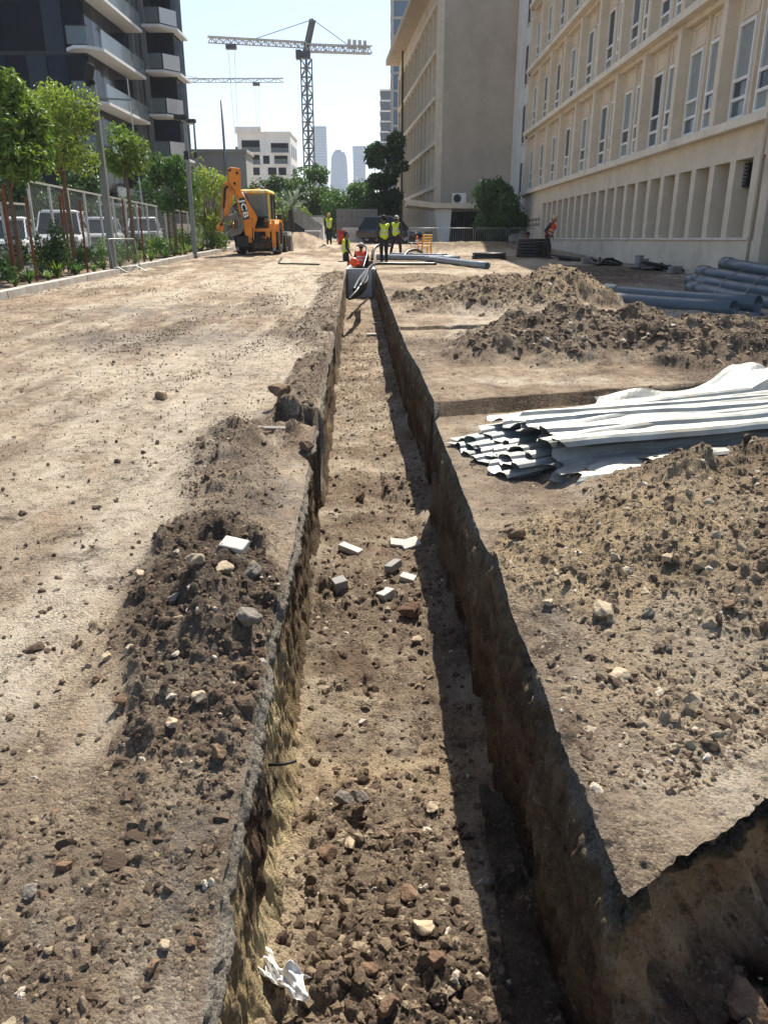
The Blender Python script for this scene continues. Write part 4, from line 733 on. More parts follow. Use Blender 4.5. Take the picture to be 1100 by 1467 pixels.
pole('tall square grey lamp post with a floodlight at the planting bed', 163, 26.2, 122, .2, 'camera'); pole('second grey lamp post with boxy lamp head near the digger', 281, 36.5, 172, .17, 'lamp'); pole('third slimmer lamp post beyond the fence', 293, 52, 176, .14, 'lamp')
t = thing('flagpole', 'thin white pole behind the round street tree', 'pole', (at(206, 300, 50)[0], 50, 1.2)); MB().tube([(0, 0, -.2), (-.2, 0, 9.2)], [.06, .035], 8).build('shaft', MAT['fence'], t); MB().bx(-.1, .1, -.1, .1, -.2, .05).build('base', MAT['concrete'], t)
# ------------------------------------------------------------------ vehicles
def car(name, label, loc, rz, paint, suv=0, group=None, cat='car'):
    t = thing(name, label, cat, loc, rz, group); L_, Wd_, H_ = (4.7, 1.86, 1.75) if suv else (4.4, 1.78, 1.48); zb = .95 if suv else .82
    st_ = [(0, .55, .40, .80), (.12, .72, .30, .90), (.9, .76, .24, .97), (1.5, zb, .22, 1), (3.5, zb, .22, 1), (4.1, zb-.03, .26, .97), (4.32, .8, .32, .9), (4.4, .62, .42, .82)]
    rings = [[(y_, x*L_/4.4, z_) for y_, z_ in ((-Wd_/2*w*.93, z0), (-Wd_/2*w, z0+.16), (-Wd_/2*w, z1-.12), (-Wd_/2*w*.92, z1), (Wd_/2*w*.92, z1), (Wd_/2*w, z1-.12), (Wd_/2*w, z0+.16), (Wd_/2*w*.93, z0))] for x, z1, z0, w in st_]
    MB().loft(rings).build('body', paint, t, True, .03)
    gh = [(1.05, zb-.06, .90), (1.85, H_-.06, .76), (3.2, H_-.05, .76), (4.15, zb-.04, .86)] if not suv else [(1.15, zb-.06, .90), (1.8, H_-.06, .78), (3.75, H_-.07, .77), (4.2, zb-.04, .86)]
    top = [[(s*Wd_/2*w, x*L_/4.4, z) for s in (-1, 1)] for x, z, w in gh]; b = MB(); lo = [[(s*Wd_/2*.93, x*L_/4.4, zb-.06) for s in (-1, 1)] for x in (gh[0][0], gh[0][0]+.45, gh[3][0]-.3, gh[3][0])]
    b.v = [p for q in top for p in q]+[p for q in lo for p in q]; b.f = [(0, 1, 3, 2), (2, 3, 5, 4), (4, 5, 7, 6), (0, 2, 10, 8), (2, 4, 12, 10), (4, 6, 14, 12), (1, 9, 11, 3), (3, 11, 13, 5), (5, 13, 15, 7)]; b.build('windows', GL[2], t, False)
    r = MB(); a_, c_ = gh[1], gh[2]; r.loft([[(-Wd_/2*w*1.0, x*L_/4.4, z), (-Wd_/2*w*.9, x*L_/4.4, z+.09), (Wd_/2*w*.9, x*L_/4.4, z+.09), (Wd_/2*w, x*L_/4.4, z)] for x, z, w in ((a_[0]-.08, a_[1]-.03, .76), (a_[0]+.2, a_[1]+.01, .78), (c_[0]-.2, c_[1]+.01, .78), (c_[0]+.08, c_[1]-.03, .77))]).build('roof', paint, t, True)
    for s in (-1, 1):
        for (p, q) in (((s*Wd_/2*.905, gh[0][0]*L_/4.4, zb-.05), (s*Wd_/2*.775, gh[1][0]*L_/4.4, H_-.05)), ((s*Wd_/2*.925, 2.55*L_/4.4, zb-.06), (s*Wd_/2*.785, 2.5*L_/4.4, H_-.04)), ((s*Wd_/2*.87, gh[3][0]*L_/4.4, zb-.05), (s*Wd_/2*.775, gh[2][0]*L_/4.4, H_-.05))): bar(p, q, .07, .05).build('pillar', paint, t)
        for yw in (.82, 3.55):
            w = MB().wheel((s*(Wd_/2-.13), yw*L_/4.4, .33), (1, 0, 0), .335, .2, .22).build('wheel', MAT['tyre'], t); MB().tube([(s*(Wd_/2-.2), yw*L_/4.4, .33), (s*(Wd_/2-.05), yw*L_/4.4, .33)], .205, 16).build('rim', MAT['steel'], w)
        MB().box((s*(Wd_/2*.72), .12, .68), (.34, .16, .13)).build('headlight', MAT['lens'], t, bevel=.02); MB().box((s*(Wd_/2*.76), L_-.10, .72), (.22, .14, .24)).build('tail_light', MAT['red'], t, bevel=.02); MB().box((s*(Wd_/2+.05), 1.42*L_/4.4, zb+.05), (.16, .1, .12)).build('mirror', paint, t, bevel=.02)
    return t
cars = [(-12.6, 19.2, 'white parked car at the left edge with a red tail light showing', .15, 0), (-13.4, 24.6, 'white parked car behind the large dark round bush', .3, 1), (-13.0, 29.5, 'white parked car behind the tall grey lamp post', .25, 0), (-13.0, 34.5, 'white parked car behind the round street tree', .25, 1), (-13.2, 39.5, 'white parked car near the second lamp post', .2, 0), (-13, 46, 'white parked car at the far end of the fence', .2, 0)]
for x, y, lab, rz, suv in cars: car('parked_car', lab, (x, y-2.2, ground_at(0, y)+.2), rz, MAT['carwhite'], suv, 'white cars parked behind the fence')
car('off_road_car', 'dark off-road car parked in front of the entrance canopy', (at(612, 345, 57)[0]-.4, 57.5, 1.42), R(68), MAT['cardark'], 1)
# ------------------------------------------------------------------ backhoe loader
JY = 40.5; jx = at(364, 340, JY)[0]; jb = thing('backhoe_loader', 'yellow orange backhoe loader seen from behind with its folded digging arm raised', 'backhoe loader', (jx, JY, ground_at(0, JY)+.02), R(-2)); K = 1.1; jb.scale = (.88, .88, .88); jb.location.x += .25
def J(o, name, matl, parent=None, **k): return o.build(name, matl, parent or jb, **k)
for s, nm in ((-1, 0), (1, 1)):
    for y, r, w in ((0, .80*K, .44), (2.35*K, .52*K, .32)):
        o = J(MB().wheel((s*.92*K, y, r), (1, 0, 0), r, r*.55, w, 28), 'wheel', MAT['black']); tr = MB()
        for q in range(22):
            a = q*2*math.pi/22; tr.box((s*.92*K, y+math.cos(a)*r, r+math.sin(a)*r), (w*.98, .07, .07), m=Matrix.Rotation(a, 3, 'X')@Matrix.Rotation(.35*(1 if q % 2 else -1), 3, 'Y'))
        J(tr, 'tread', MAT['black'], o); J(MB().tube([(s*.92*K-w*.3, y, r), (s*.92*K+w*.3, y, r)], r*.56, 20), 'rim', MAT['jcb'], o); J(MB().tube([(s*.92*K-w*.36, y, r), (s*.92*K+w*.36, y, r)], r*.2, 12), 'hub', MAT['dark'], o)
J(MB().bx(-.42, .42, -.75, 2.9, .62, 1.15), 'chassis', MAT['dark'], bevel=.03); J(MB().loft([[(-.5, y, 1.0), (-.5, y, z), (-.4, y, z+.1), (.4, y, z+.1), (.5, y, z), (.5, y, 1.0)] for y, z in ((1.15, 1.72), (2.6, 1.55), (3.15, 1.35))]), 'bonnet', MAT['jcb'], bevel=.02)
for s in (-1, 1): J(MB().prism([(-.95, 1.15), (-.8, 1.55), (-.4, 1.78), (.4, 1.78), (.85, 1.55), (.95, 1.2), (.85, 1.2), (.75, 1.45), (.35, 1.66), (-.35, 1.66), (-.72, 1.45), (-.85, 1.15)], (s*.92*K, 0, 0), (0, 1, 0), (0, 0, 1), (1, 0, 0), .5), 'mudguard', MAT['jcb'])
# cab
cz0, cz1 = 1.1, 3.12
J(MB().bx(-.78, .78, -.7, 1.15, 1.02, 1.25), 'cab_floor', MAT['dark']); J(MB().loft([[(-.82, -.82, z), (.82, -.82, z), (.82, 1.2, z), (-.82, 1.2, z)] if e else [(-.70, -.7, z), (.70, -.7, z), (.70, 1.1, z), (-.70, 1.1, z)] for e, z in ((1, cz1), (1, cz1+.1), (0, cz1+.2))]), 'roof', MAT['jcbroof'], bevel=.05)
for s in (-1, 1):
    for y in (-.66, .25, 1.08): J(bar((s*.76, y, 1.25), (s*.74, y*.97, cz1), .09), 'cab_pillar', MAT['dark'] if y != -.66 or s < 0 else MAT['jcbroof'])
    J(MB().bx(s*.745-.008, s*.745+.008, -.6, .2, 1.3, cz1-.05), 'side_window', GLC); J(MB().bx(s*.745-.008, s*.745+.008, .3, 1.03, 1.3, cz1-.05), 'side_window', GLC); J(MB().box((s*.45, -.80, cz1+.06), (.22, .1, .12)), 'work_light', MAT['lens'], bevel=.02)
J(MB().bx(-.68, .68, -.672, -.658, 1.95, cz1-.06), 'rear_window', GLC); J(MB().bx(-.68, .68, 1.07, 1.085, 1.6, cz1-.06), 'windscreen', GLC); J(MB().bx(-.7, .7, -.70, -.62, 1.88, 1.95), 'window_rail', MAT['dark'])
se = J(MB().bx(-.26, .26, .1, .6, 1.25, 1.75), 'seat', MAT['black'], bevel=.06); J(MB().bx(-.26, .26, .5, .66, 1.7, 2.35), 'seat_back', MAT['black'], se, bevel=.06); J(MB().wheel((0, .95, 2.0), (0, .5, 1), .2, .17, .03), 'steering_wheel', MAT['black'])
J(MB().box((.62, .9, 2.3), (.05, .05, .9)), 'exhaust_stack', MAT['dark']); J(MB().box((0, -.2, cz1+.24), (.12, .12, .1)), 'beacon', MAT['orange'])
# rear frame, stabilisers, kingpost
J(MB().bx(-1.08, 1.08, -1.12, -.86, .55, .80), 'rear_frame', MAT['dark'], bevel=.02); J(MB().bx(-1.0, 1.0, -1.10, -.9, 1.15, 1.32), 'rear_frame', MAT['jcb'], bevel=.02)
for s in (-1, 1):
    o = J(MB().bx(s*1.02-.10, s*1.02+.10, -1.16, -.9, .35, 1.75), 'stabiliser', MAT['jcb'] if s > 0 else MAT['dark'], bevel=.02); J(MB().bx(s*1.02-.07, s*1.02+.07, -1.13, -.93, .15, .36), 'ram', MAT['steel'], o); J(MB().bx(s*1.02-.2, s*1.02+.2, -1.25, -.82, .10, .16), 'foot', MAT['dark'], o)
J(MB().bx(-.55, -.05, -1.38, -1.12, .5, 1.4), 'kingpost', MAT['dark'], bevel=.03)
for x, y, z, d in ((.15, -1.0, .9, (.3, .25, .5)), (.45, -1.0, .75, (.35, .2, .3)), (.3, -.95, 1.3, (.6, .15, .25)), (.7, -.98, 1.0, (.25, .2, .35))): J(MB().box((x, y, z), d), 'valve_block', MAT['jcb'] if x > .4 else MAT['dark'], bevel=.02)
for k in range(7):
    x = rnd.uniform(-.3, .7); J(MB().tube([(-.3, -1.25, 1.2), (x, -1.3, 1.0+rnd.uniform(-.2, .2)), (x+.1, -1.12, .8), (x, -.95, .7)], .022, 6), 'hydraulic_hose', MAT['blackpipe'], smooth=True)
# arm: plates in a slewed vertical plane; profile read as (outwards to the left, up)
sa = R(66); U = Vector((-math.sin(sa), -math.cos(sa), 0)); Nn = Vector((math.cos(sa), -math.sin(sa), 0)); O = Vector((-.18, -1.25, 0)); zv = Vector((0, 0, 1)); q_ = .0071
def pf(pts, ox=400): return [((ox-x)*q_/math.sin(sa), (690-y)*q_) for x, y in pts]
bm_ = J(MB().prism(pf([(385, 610), (415, 590), (418, 520), (447, 430), (432, 395), (338, 240), (300, 190), (285, 215), (306, 275), (352, 540), (358, 600)]), O, U, zv, Nn, .30), 'boom', MAT['jcb'], bevel=.025)
J(MB().prism(pf([(345, 115), (338, 85), (275, 78), (262, 95), (258, 180), (285, 235), (338, 245)]), O+Nn*.04, U, zv, Nn, .36), 'knuckle', MAT['jcb'], bevel=.025)
dp = J(MB().prism(pf([(272, 165), (298, 225), (246, 430), (212, 465), (205, 520), (170, 535), (160, 495), (195, 450), (208, 330), (224, 190)]), O-Nn*.06, U, zv, Nn, .26), 'dipper', MAT['jcb'], bevel=.025)
def pin(x, y, r=.07): p, q = pf([(x, y)])[0]; c = O+U*p+zv*q; J(MB().tube([c-Nn*.2, c+Nn*.24], r, 12), 'pivot_pin', MAT['dark'])
for x, y in ((318, 118), (297, 190), (270, 100), (245, 215), (190, 480), (400, 585), (228, 440)): pin(x, y)
def P3(x, y, off=0): p, q = pf([(x, y)])[0]; return O+U*p+zv*q+Nn*off
o = J(MB().tube([P3(425, 410, -.2), P3(350, 250, -.2)], .08, 12), 'boom_cylinder', MAT['dark'], smooth=True); J(MB().tube([P3(350, 250, -.2), P3(290, 120, -.2)], .04, 10), 'rod', MAT['steel'], o, smooth=True)
o = J(MB().tube([P3(233, 220, .12), P3(215, 360, .12)], .06, 12), 'bucket_cylinder', MAT['dark'], smooth=True); J(MB().tube([P3(215, 360, .12), P3(190, 470, .12)], .035, 10), 'rod', MAT['steel'], o, smooth=True)
bk = [(190, 470), (225, 420), (290, 400), (340, 440), (345, 500), (320, 545), (270, 560), (230, 545), (255, 520), (300, 500), (300, 450), (240, 450)]
bu = J(MB().prism(pf(bk), O-Nn*.04, U, zv, Nn, .75), 'digging_bucket', MAT['bucket'], bevel=.02)
for k in range(4): c = P3(228, 548, -.34+k*.22); J(MB().box(c, (.08, .22, .07), rz=-.4), 'tooth', MAT['steel'], bu)
J(MB().bx(-.9, -.3, -1.6, -1.25, .35, .95), 'slew_housing', MAT['dark'], bevel=.05)
# lettering on the boom
pa, pb = P3(341, 298), P3(366, 432); ctr = (pa+pb)/2+Nn*.158; dn = (pb-pa).normalized(); sd2 = Nn.cross(dn)
Mx = Matrix((( *(dn), ), ( *(sd2), ), ( *(Nn), ))).transposed(); ln = (pb-pa).length
J(MB().box(ctr-Nn*.004, (ln*1.12, .36, .012), m=Mx), 'decal', MAT['letterk'], bm_)
cu = bpy.data.curves.new('lettering', 'FONT'); cu.body = 'JCB'; cu.align_x = 'CENTER'; cu.align_y = 'CENTER'; cu.size = .42; cu.extrude = .004; cu.offset = .012; cu.space_character = 1.08
to = bpy.data.objects.new('tmp', cu); COL.objects.link(to); me = bpy.data.meshes.new_from_object(to); bpy.data.objects.remove(to)
le = link('lettering', me, MAT['letterw'], bm_); w_ = max(v.co.x for v in me.vertices)-min(v.co.x for v in me.vertices); le.matrix_local = Matrix.Translation(ctr+Nn*.010)@Mx.to_4x4()@Matrix.Diagonal((ln*1.0/w_, .95, 1, 1))
# loader bucket in front
for s in (-1, 1): J(MB().prism([(.6, 1.45), (2.6, 1.15), (3.7, .45), (3.75, .7), (2.7, 1.42), (.7, 1.65)], (s*.68, 0, 0), (0, 1, 0), (0, 0, 1), (1, 0, 0), .14), 'loader_arm', MAT['jcb'], bevel=.02)
J(MB().prism([(3.6, .95), (3.6, .25), (3.75, .08), (4.7, .06), (4.7, .12), (3.85, .2), (3.72, .4), (3.72, .9), (4.0, 1.15), (3.9, 1.2)], (0, 0, 0), (0, 1, 0), (0, 0, 1), (1, 0, 0), 2.45), 'loader_bucket', MAT['bucket'], bevel=.02)
for s in (-1.23, 1.23): J(MB().prism([(3.6, .95), (3.6, .2), (4.7, .06), (4.0, 1.18)], (s, 0, 0), (0, 1, 0), (0, 0, 1), (1, 0, 0), .04), 'bucket_side', MAT['bucket'])
for s in (-1, 1): J(MB().box((s*1.12, .4, 1.9), (.25, .06, .35)), 'mirror', MAT['dark'], bevel=.02)
# ------------------------------------------------------------------ people
def capsule(b, p, q, r0, r1, n=10):
    p, q = Vector(p), Vector(q); d = (q-p); L_ = d.length; d = d/L_ if L_ > 1e-6 else Vector((0, 0, 1)); L_ = max(L_, 1e-4); pts, rr = [], []
    for a in (-80, -45, -15): pts.append(p+d*r0*math.sin(R(a))); rr.append(r0*math.cos(R(a)))
    for f in (.0, .5, 1): pts.append(p+d*(L_*f+.0001*f)); rr.append(r0+(r1-r0)*f)
    for a in (15, 45, 80): pts.append(q+d*r1*math.sin(R(a))); rr.append(r1*math.cos(R(a)))
    b.tube(pts, rr, n)
def remeshed(b, name, matl, parent, vox=.024):
    o = b.build(name, matl, parent, True); m = o.modifiers.new('remesh', 'REMESH'); m.mode = 'VOXEL'; m.voxel_size = vox; m.use_smooth_shade = True
    s = o.modifiers.new('smooth', 'SMOOTH'); s.iterations = 3; return o
def person(label, loc, rz, J_, vest, hat=None, hood=False, trouser='navy', shirt='shirt', group='workers on the site'):
    """J_: joints in local metres, person faces -y: pelvis, chest, neck, head, l/r shoulder elbow hand hip knee ankle"""
    t = thing('person', label, 'person', loc, rz, group); j = {k: Vector(v) for k, v in J_.items()}
    b = MB(); capsule(b, j['pelvis'], j['chest'], .13, .145); capsule(b, j['chest'], j['neck'], .12, .06); capsule(b, j['neck'], j['head'], .055, .06); capsule(b, j['head']+Vector((0, .01, .02)), j['head']+Vector((0, -.005, .10)), .085, .098)
    f = (j['head']-j['neck']).normalized(); capsule(b, j['head']+Vector((0, -.08, .0)), j['head']+Vector((0, -.07, -.03)), .05, .045); capsule(b, j['head']+Vector((0, -.105, .055)), j['head']+Vector((0, -.125, .03)), .014, .02)
    for s, e in (('l', 1), ('r', -1)):
        capsule(b, j['head']+Vector((e*.095, .01, .05)), j['head']+Vector((e*.10, .015, .02)), .02, .016)
        capsule(b, j[s+'sh'], j[s+'el'], .058, .045); capsule(b, j[s+'el'], j[s+'ha'], .043, .03); capsule(b, j['chest'], j[s+'sh'], .10, .062)
        d = (j[s+'ha']-j[s+'el']).normalized(); sd_ = d.cross(Vector((0, 1, .2))).normalized(); pm = j[s+'ha']+d*.09; capsule(b, j[s+'ha'], pm, .032, .036)
        for k in range(4): capsule(b, pm+sd_*(k-1.5)*.02, pm+sd_*(k-1.5)*.022+d*(.07, .085, .08, .06)[k]+Vector((0, -.02, 0)), .0105, .009, 6)
        capsule(b, j[s+'ha']+sd_*.02, j[s+'ha']+sd_*.055+d*.06+Vector((0, -.02, 0)), .012, .01, 6)
        capsule(b, j[s+'hip'], j[s+'kn'], .085, .06); capsule(b, j[s+'kn'], j[s+'an'], .055, .04); capsule(b, j['pelvis'], j[s+'hip'], .11, .088)
    remeshed(b, 'body', MAT['skin'], t)
    h = MB()                                              # face features
    for e in (-1, 1): o = MB(); capsule(o, j['head']+Vector((e*.036, -.094, .062)), j['head']+Vector((e*.038, -.095, .063)), .012, .012, 8); o.build('eye', MAT['hair'], t, True)
    o = MB(); capsule(o, j['head']+Vector((-.025, -.118, -.012)), j['head']+Vector((.025, -.118, -.012)), .008, .008, 6); o.build('mouth', mat('lips', lin('6d3d31'), .6), t, True)
    h = MB(); capsule(h, j['head']+Vector((0, .025, .045)), j['head']+Vector((0, .012, .115)), .094, .099, 14); remeshed(h, 'hair', MAT['hair'], t)
    b = MB(); capsule(b, j['pelvis']+Vector((0, 0, .05)), j['pelvis'], .15, .145)
    for s in 'lr': capsule(b, j[s+'hip'], j[s+'kn'], .105, .08); capsule(b, j[s+'kn'], j[s+'an'], .078, .062); capsule(b, j['pelvis'], j[s+'hip'], .135, .108)
    remeshed(b, 'trousers', MAT[trouser], t)
    for s in 'lr':
        b = MB(); capsule(b, j[s+'an'], j[s+'an']+Vector((0, .0, -.05)), .062, .055); capsule(b, j[s+'an']+Vector((0, .03, -.06)), j[s+'an']+Vector((0, -.15, -.075)), .05, .045); remeshed(b, 'boot', MAT['boots'], t)
    b = MB(); capsule(b, j['pelvis']+Vector((0, 0, .06)), j['chest'], .150, .160); capsule(b, j['chest'], j['neck']+Vector((0, 0, -.02)), .13, .075)
    for s in 'lr': capsule(b, j['chest'], j[s+'sh'], .115, .078); capsule(b, j[s+'sh'], j[s+'el'], .074, .06); capsule(b, j[s+'el'], j[s+'el'].lerp(j[s+'ha'], .9), .058, .046)
    remeshed(b, 'shirt', MAT[shirt], t)
    b = MB(); capsule(b, j['pelvis']+Vector((0, 0, .05)), j['chest'], .172, .178); 
    for s in 'lr': capsule(b, j['chest'], j[s+'sh'].lerp(j['chest'], .12), .135, .092)
    v = remeshed(b, 'vest', MAT[vest], t); ax = (j['chest']-j['pelvis']).normalized()
    for f_ in (.25, .62):
        c = j['pelvis'].lerp(j['chest'], f_)+ax*.04; MB().tube([c-ax*.025, c+ax*.025], .181, 20).build('reflective_band', MAT['reflect'], v, True)
    if hat:
        b = MB(); c = j['head']+Vector((0, 0, .07)); capsule(b, c+Vector((0, 0, .02)), c+Vector((0, 0, .05)), .112, .108, 14)
        if hood: capsule(b, c+Vector((0, .05, 0)), j['neck']+Vector((0, .05, 0)), .11, .09)
        o = remeshed(b, 'head_cover' if hood else 'cap', MAT[hat], t); 
        if not hood: MB().loft([[(math.cos(a)*.14, -.03+math.sin(a)*.16, c.z+e) for a in [k*math.pi/8 for k in range(16)]] for e in (.015, .028)]).build('brim', MAT[hat], o, True)
    return t
def stand(step=.1, arm=0, lean=0.0, bend=0):
    d = dict(pelvis=(0, 0, .95), chest=(lean, -.02+bend, 1.30), neck=(lean, -.02+bend, 1.47), head=(lean*1.2, -.04+bend*1.2, 1.58))
    for s, e in (('l', 1), ('r', -1)):
        d[s+'sh'] = (e*.19+lean, 0+bend, 1.42); d[s+'el'] = (e*.27+lean, .04, 1.15); d[s+'ha'] = (e*.24+lean, -.12-arm*(e > 0), .92+arm*(e > 0)*.9); d[s+'hip'] = (e*.10, 0, .90); d[s+'kn'] = (e*.12, -.03+e*step, .50); d[s+'an'] = (e*.13, .02+e*step*1.6, .09)
    return d
def sit():
    d = dict(pelvis=(0, 0, .16), chest=(0, -.10, .50), neck=(0, -.15, .67), head=(0, -.20, .78))
    for s, e in (('l', 1), ('r', -1)): d[s+'sh'] = (e*.19, -.12, .62); d[s+'el'] = (e*.28, -.24, .40); d[s+'ha'] = (e*.16, -.46, .38); d[s+'hip'] = (e*.10, -.02, .15); d[s+'kn'] = (e*.20, -.42, .40); d[s+'an'] = (e*.17, -.50, .09)
    return d
def ploc(px, Y, dz=0): x = at(px, 360, Y)[0]; return (x, Y, Z(x, Y)+dz)
person('worker in yellow vest and dark trousers standing beside the trench, left of two', ploc(550, 32.6), R(200), stand(.05), 'vesty', 'hair')
person('worker in a yellow vest walking beside another, right of the pair', ploc(567, 38.2), R(150), stand(.16), 'vesty', 'capw')
person('worker in a yellow vest and sun hood walking in front of the concrete wall', ploc(472, 50), R(15), stand(.08), 'vesty', 'capy', True)
zf = lambda x, y: ground_at(0, y)-.55
x = at(516, 360, 33)[0]; person('worker in an orange vest and white cap crouching in the trench end', (x, 33.0, ground_at(0, 33)-.25), R(170), sit() | dict(), 'vesto', 'capw', trouser='shirt')
x = at(496, 360, 33.5)[0]; person('dark haired worker in a yellow vest standing waist deep at the trench end', (x-.05, 34.0, ground_at(0, 34)-.62), R(110), stand(.03), 'vesty', None)
person('worker in an orange vest sitting by the building wall in the shade', ploc(757, 40, .05), R(-40), sit(), 'vesto', 'hair'); person('worker in an orange vest bending over beside the black pipe roll', ploc(783, 36), R(60), stand(.12, 0, 0, -.16), 'vesto', 'capy')
b = MB(); capsule(b, (0, 0, .06), (0, 0, .08), .17, .16, 18); hx = at(507, 376, 30.5)[0]; o = remeshed(b, 'hard_hat', MAT['orange'], None); o.location = (hx, 30.5, ground_at(0, 30.5)+.06); tag(o, 'bright orange hard hat on the rim of the concrete chamber', 'hard hat')
MB().loft([[(math.cos(a)*.2, math.sin(a)*.24-.02, e) for a in [k*math.pi/10 for k in range(20)]] for e in (.0, .025)]).build('brim', MAT['orange'], o, True)
# ------------------------------------------------------------------ trench end: concrete chamber, cables
ce = thing('concrete_chamber', 'grey concrete chamber wall closing off the trench near the workers', 'chamber', (cen(28.4), 28.3, ground_at(0, 28.3)))
MB().bx(-.46, .40, 0, .18, -1.1, .02).build('front_wall', MAT['concrete'], ce, bevel=.015)
for s in (-.52, .46): MB().bx(s-.07, s+.07, .181, 5.2, -1.1, .0).build('side_wall', MAT['concrete'], ce)
def hose(name, label, pts, r, matl, cat='hose', group=None):
    from mathutils.geometry import interpolate_bezier
    P_ = [Vector(p) for p in pts]; out = []
    for i in range(len(P_)-1):
        a, b_, c, d = P_[max(i-1, 0)], P_[i], P_[i+1], P_[min(i+2, len(P_)-1)]
        for k in range(8): f = k/8; out.append(.5*((2*b_)+(c-a)*f+(2*a-5*b_+4*c-d)*f*f+(3*b_-a-3*c+d)*f**3))
    out.append(P_[-1]); o = MB().tube(out, r, 8).build(name, matl, None, True); return tag(o, label, cat, group)
def pz(px, py, Y): return at(px, py, Y)
hose('cable', 'thick black cable looping out of the trench to the right', [pz(507, 415, 22.5), pz(515, 400, 24), pz(528, 385, 26.5), pz(540, 378, 28.5), pz(580, 378, 29), pz(625, 378, 29.3)], .05, MAT['blackpipe'], 'cable')
hose('cable', 'black cable arching over the trench beside the orange vest', [pz(520, 384, 29), pz(526, 362, 30), pz(522, 352, 31), pz(512, 352, 32)], .04, MAT['blackpipe'], 'cable')
hose('cable', 'black pipe arch standing on the ground beside the standing pair', [pz(533, 372, 33), pz(536, 356, 33.5), pz(545, 351, 34), pz(558, 352, 34.5)], .06, MAT['blackpipe'], 'cable')
hose('cable', 'low black pipe arch left of the yellow chair', [pz(578, 368, 36), pz(585, 360, 36.5), pz(597, 358, 37), pz(606, 364, 37.5)], .06, MAT['blackpipe'], 'cable')
for k in range(7):
    f = k*.13; hose('cable', ('topmost', 'second', 'third', 'fourth', 'fifth', 'sixth', 'lowest')[k]+' dark cable of the tangle lying in the trench', [pz(500+k*2, 428-k*2, 19.0+k*.2), pz(512+k, 424-k*3, 20.5), pz(522+2*(k % 3), 412-k*2, 22.3), pz(516+k*2, 398-k*2, 24.6+.1*k)], .035, MAT['blackpipe'], 'cable', 'cables in the trench')
# ------------------------------------------------------------------ pipes
def pipe(label, p, q, r, matl, group, sag=0):
    p, q = Vector(p), Vector(q); t = thing('pipe', label, 'pipe', tuple(p), 0, group); d = q-p; pts = [d*f+Vector((0, 0, -sag*4*f*(1-f))) for f in (0, .2, .4, .6, .8, 1)]
    a = MB(); n = 18; up = Vector((0, 0, 1)); s_ = d.cross(up).normalized(); u_ = s_.cross(d).normalized(); ring = lambda c, rr: [c+(s_*math.cos(k*2*math.pi/n)+u_*math.sin(k*2*math.pi/n))*rr for k in range(n)]
    a.loft([ring(pts[0]+d.normalized()*.25, r*.93), ring(pts[0], r*.93)]+[ring(c, r) for c in pts]+[ring(pts[-1], r*.93), ring(pts[-1]-d.normalized()*.25, r*.93)], cap=True); a.build('wall', matl, t, True)
    c = d.normalized(); MB().loft([ring(pts[0]+c*.01, r*1.01), ring(pts[0]+c*.01, r*1.10), ring(pts[0]+c*.30, r*1.10), ring(pts[0]+c*.36, r*1.005)], cap=False).build('socket', matl, t, True); return t
PR_ = .175
PB = [  # left/far end px,py,Y ; right/near end px,py,Y ; label
    ((857, 428, 17.6), (1050, 443, 14.9), 'lowest grey blue pipe at the front of the right hand stack'), ((866, 418, 18.2), (1085, 436, 15.2), 'grey blue pipe resting just behind the lowest front pipe'),
    ((990, 413, 19.2), (1150, 447, 14.9), 'shorter visible pipe in the middle of the right hand stack'), ((989, 402, 20), (1170, 432, 15.3), 'pipe third from the top of the right hand stack'), ((1003, 390, 20.6), (1190, 421, 15.8), 'pipe second from the top of the right hand stack'), ((1037, 378, 21.2), (1215, 408, 16.2), 'topmost pipe of the right hand stack'), ((1055, 384, 21.6), (1230, 411, 16.6), 'pipe half hidden behind the topmost pipes'),
    ((905, 434, 17.7), (1088, 462, 14.6), 'pipe with open black end at the right below the front pair'), ((960, 434, 17.9), (1120, 466, 14.5), 'bottom pipe of the right hand stack at the picture edge')]
for a, c, lab in PB: pipe(lab, at(*a), at(*c), PR_*.95, MAT['pvc'], 'grey blue pipes in the right hand stack', .02)
for k, (a, c, lab) in enumerate([((612, 372, 33.5), (698, 386, 28.3), 'pale grey pipe lying slanted behind the earth mounds'), ((540, 368, 34.5), (658, 372, 33.2), 'long pale grey pipe lying across the path behind the slanted one'), ((560, 366, 37), (640, 368, 36), 'slim pale pipe beyond the long pale grey pipe')]):
    A_, C_ = Vector(at(*a)), Vector(at(*c)); A_.z = Z(A_.x, A_.y)+.12; C_.z = Z(C_.x, C_.y)+.12; pipe(lab, A_, C_, .115 if k < 2 else .08, MAT['pvclight'], 'loose pale pipes')
for k, lab in enumerate(('left hand wire tie looped over the right hand pipe stack', 'right hand wire tie looped over the right hand pipe stack')):
    o = 42*k; hose('wire_tie', lab, [at(1020+o, 425+k*4, 16.5), at(1030+o, 410+k*4, 16.9), at(1045+o, 396+k*4, 17.6), at(1072+o, 384+k*4, 18.6)], .012, MAT['steel'], 'wire')
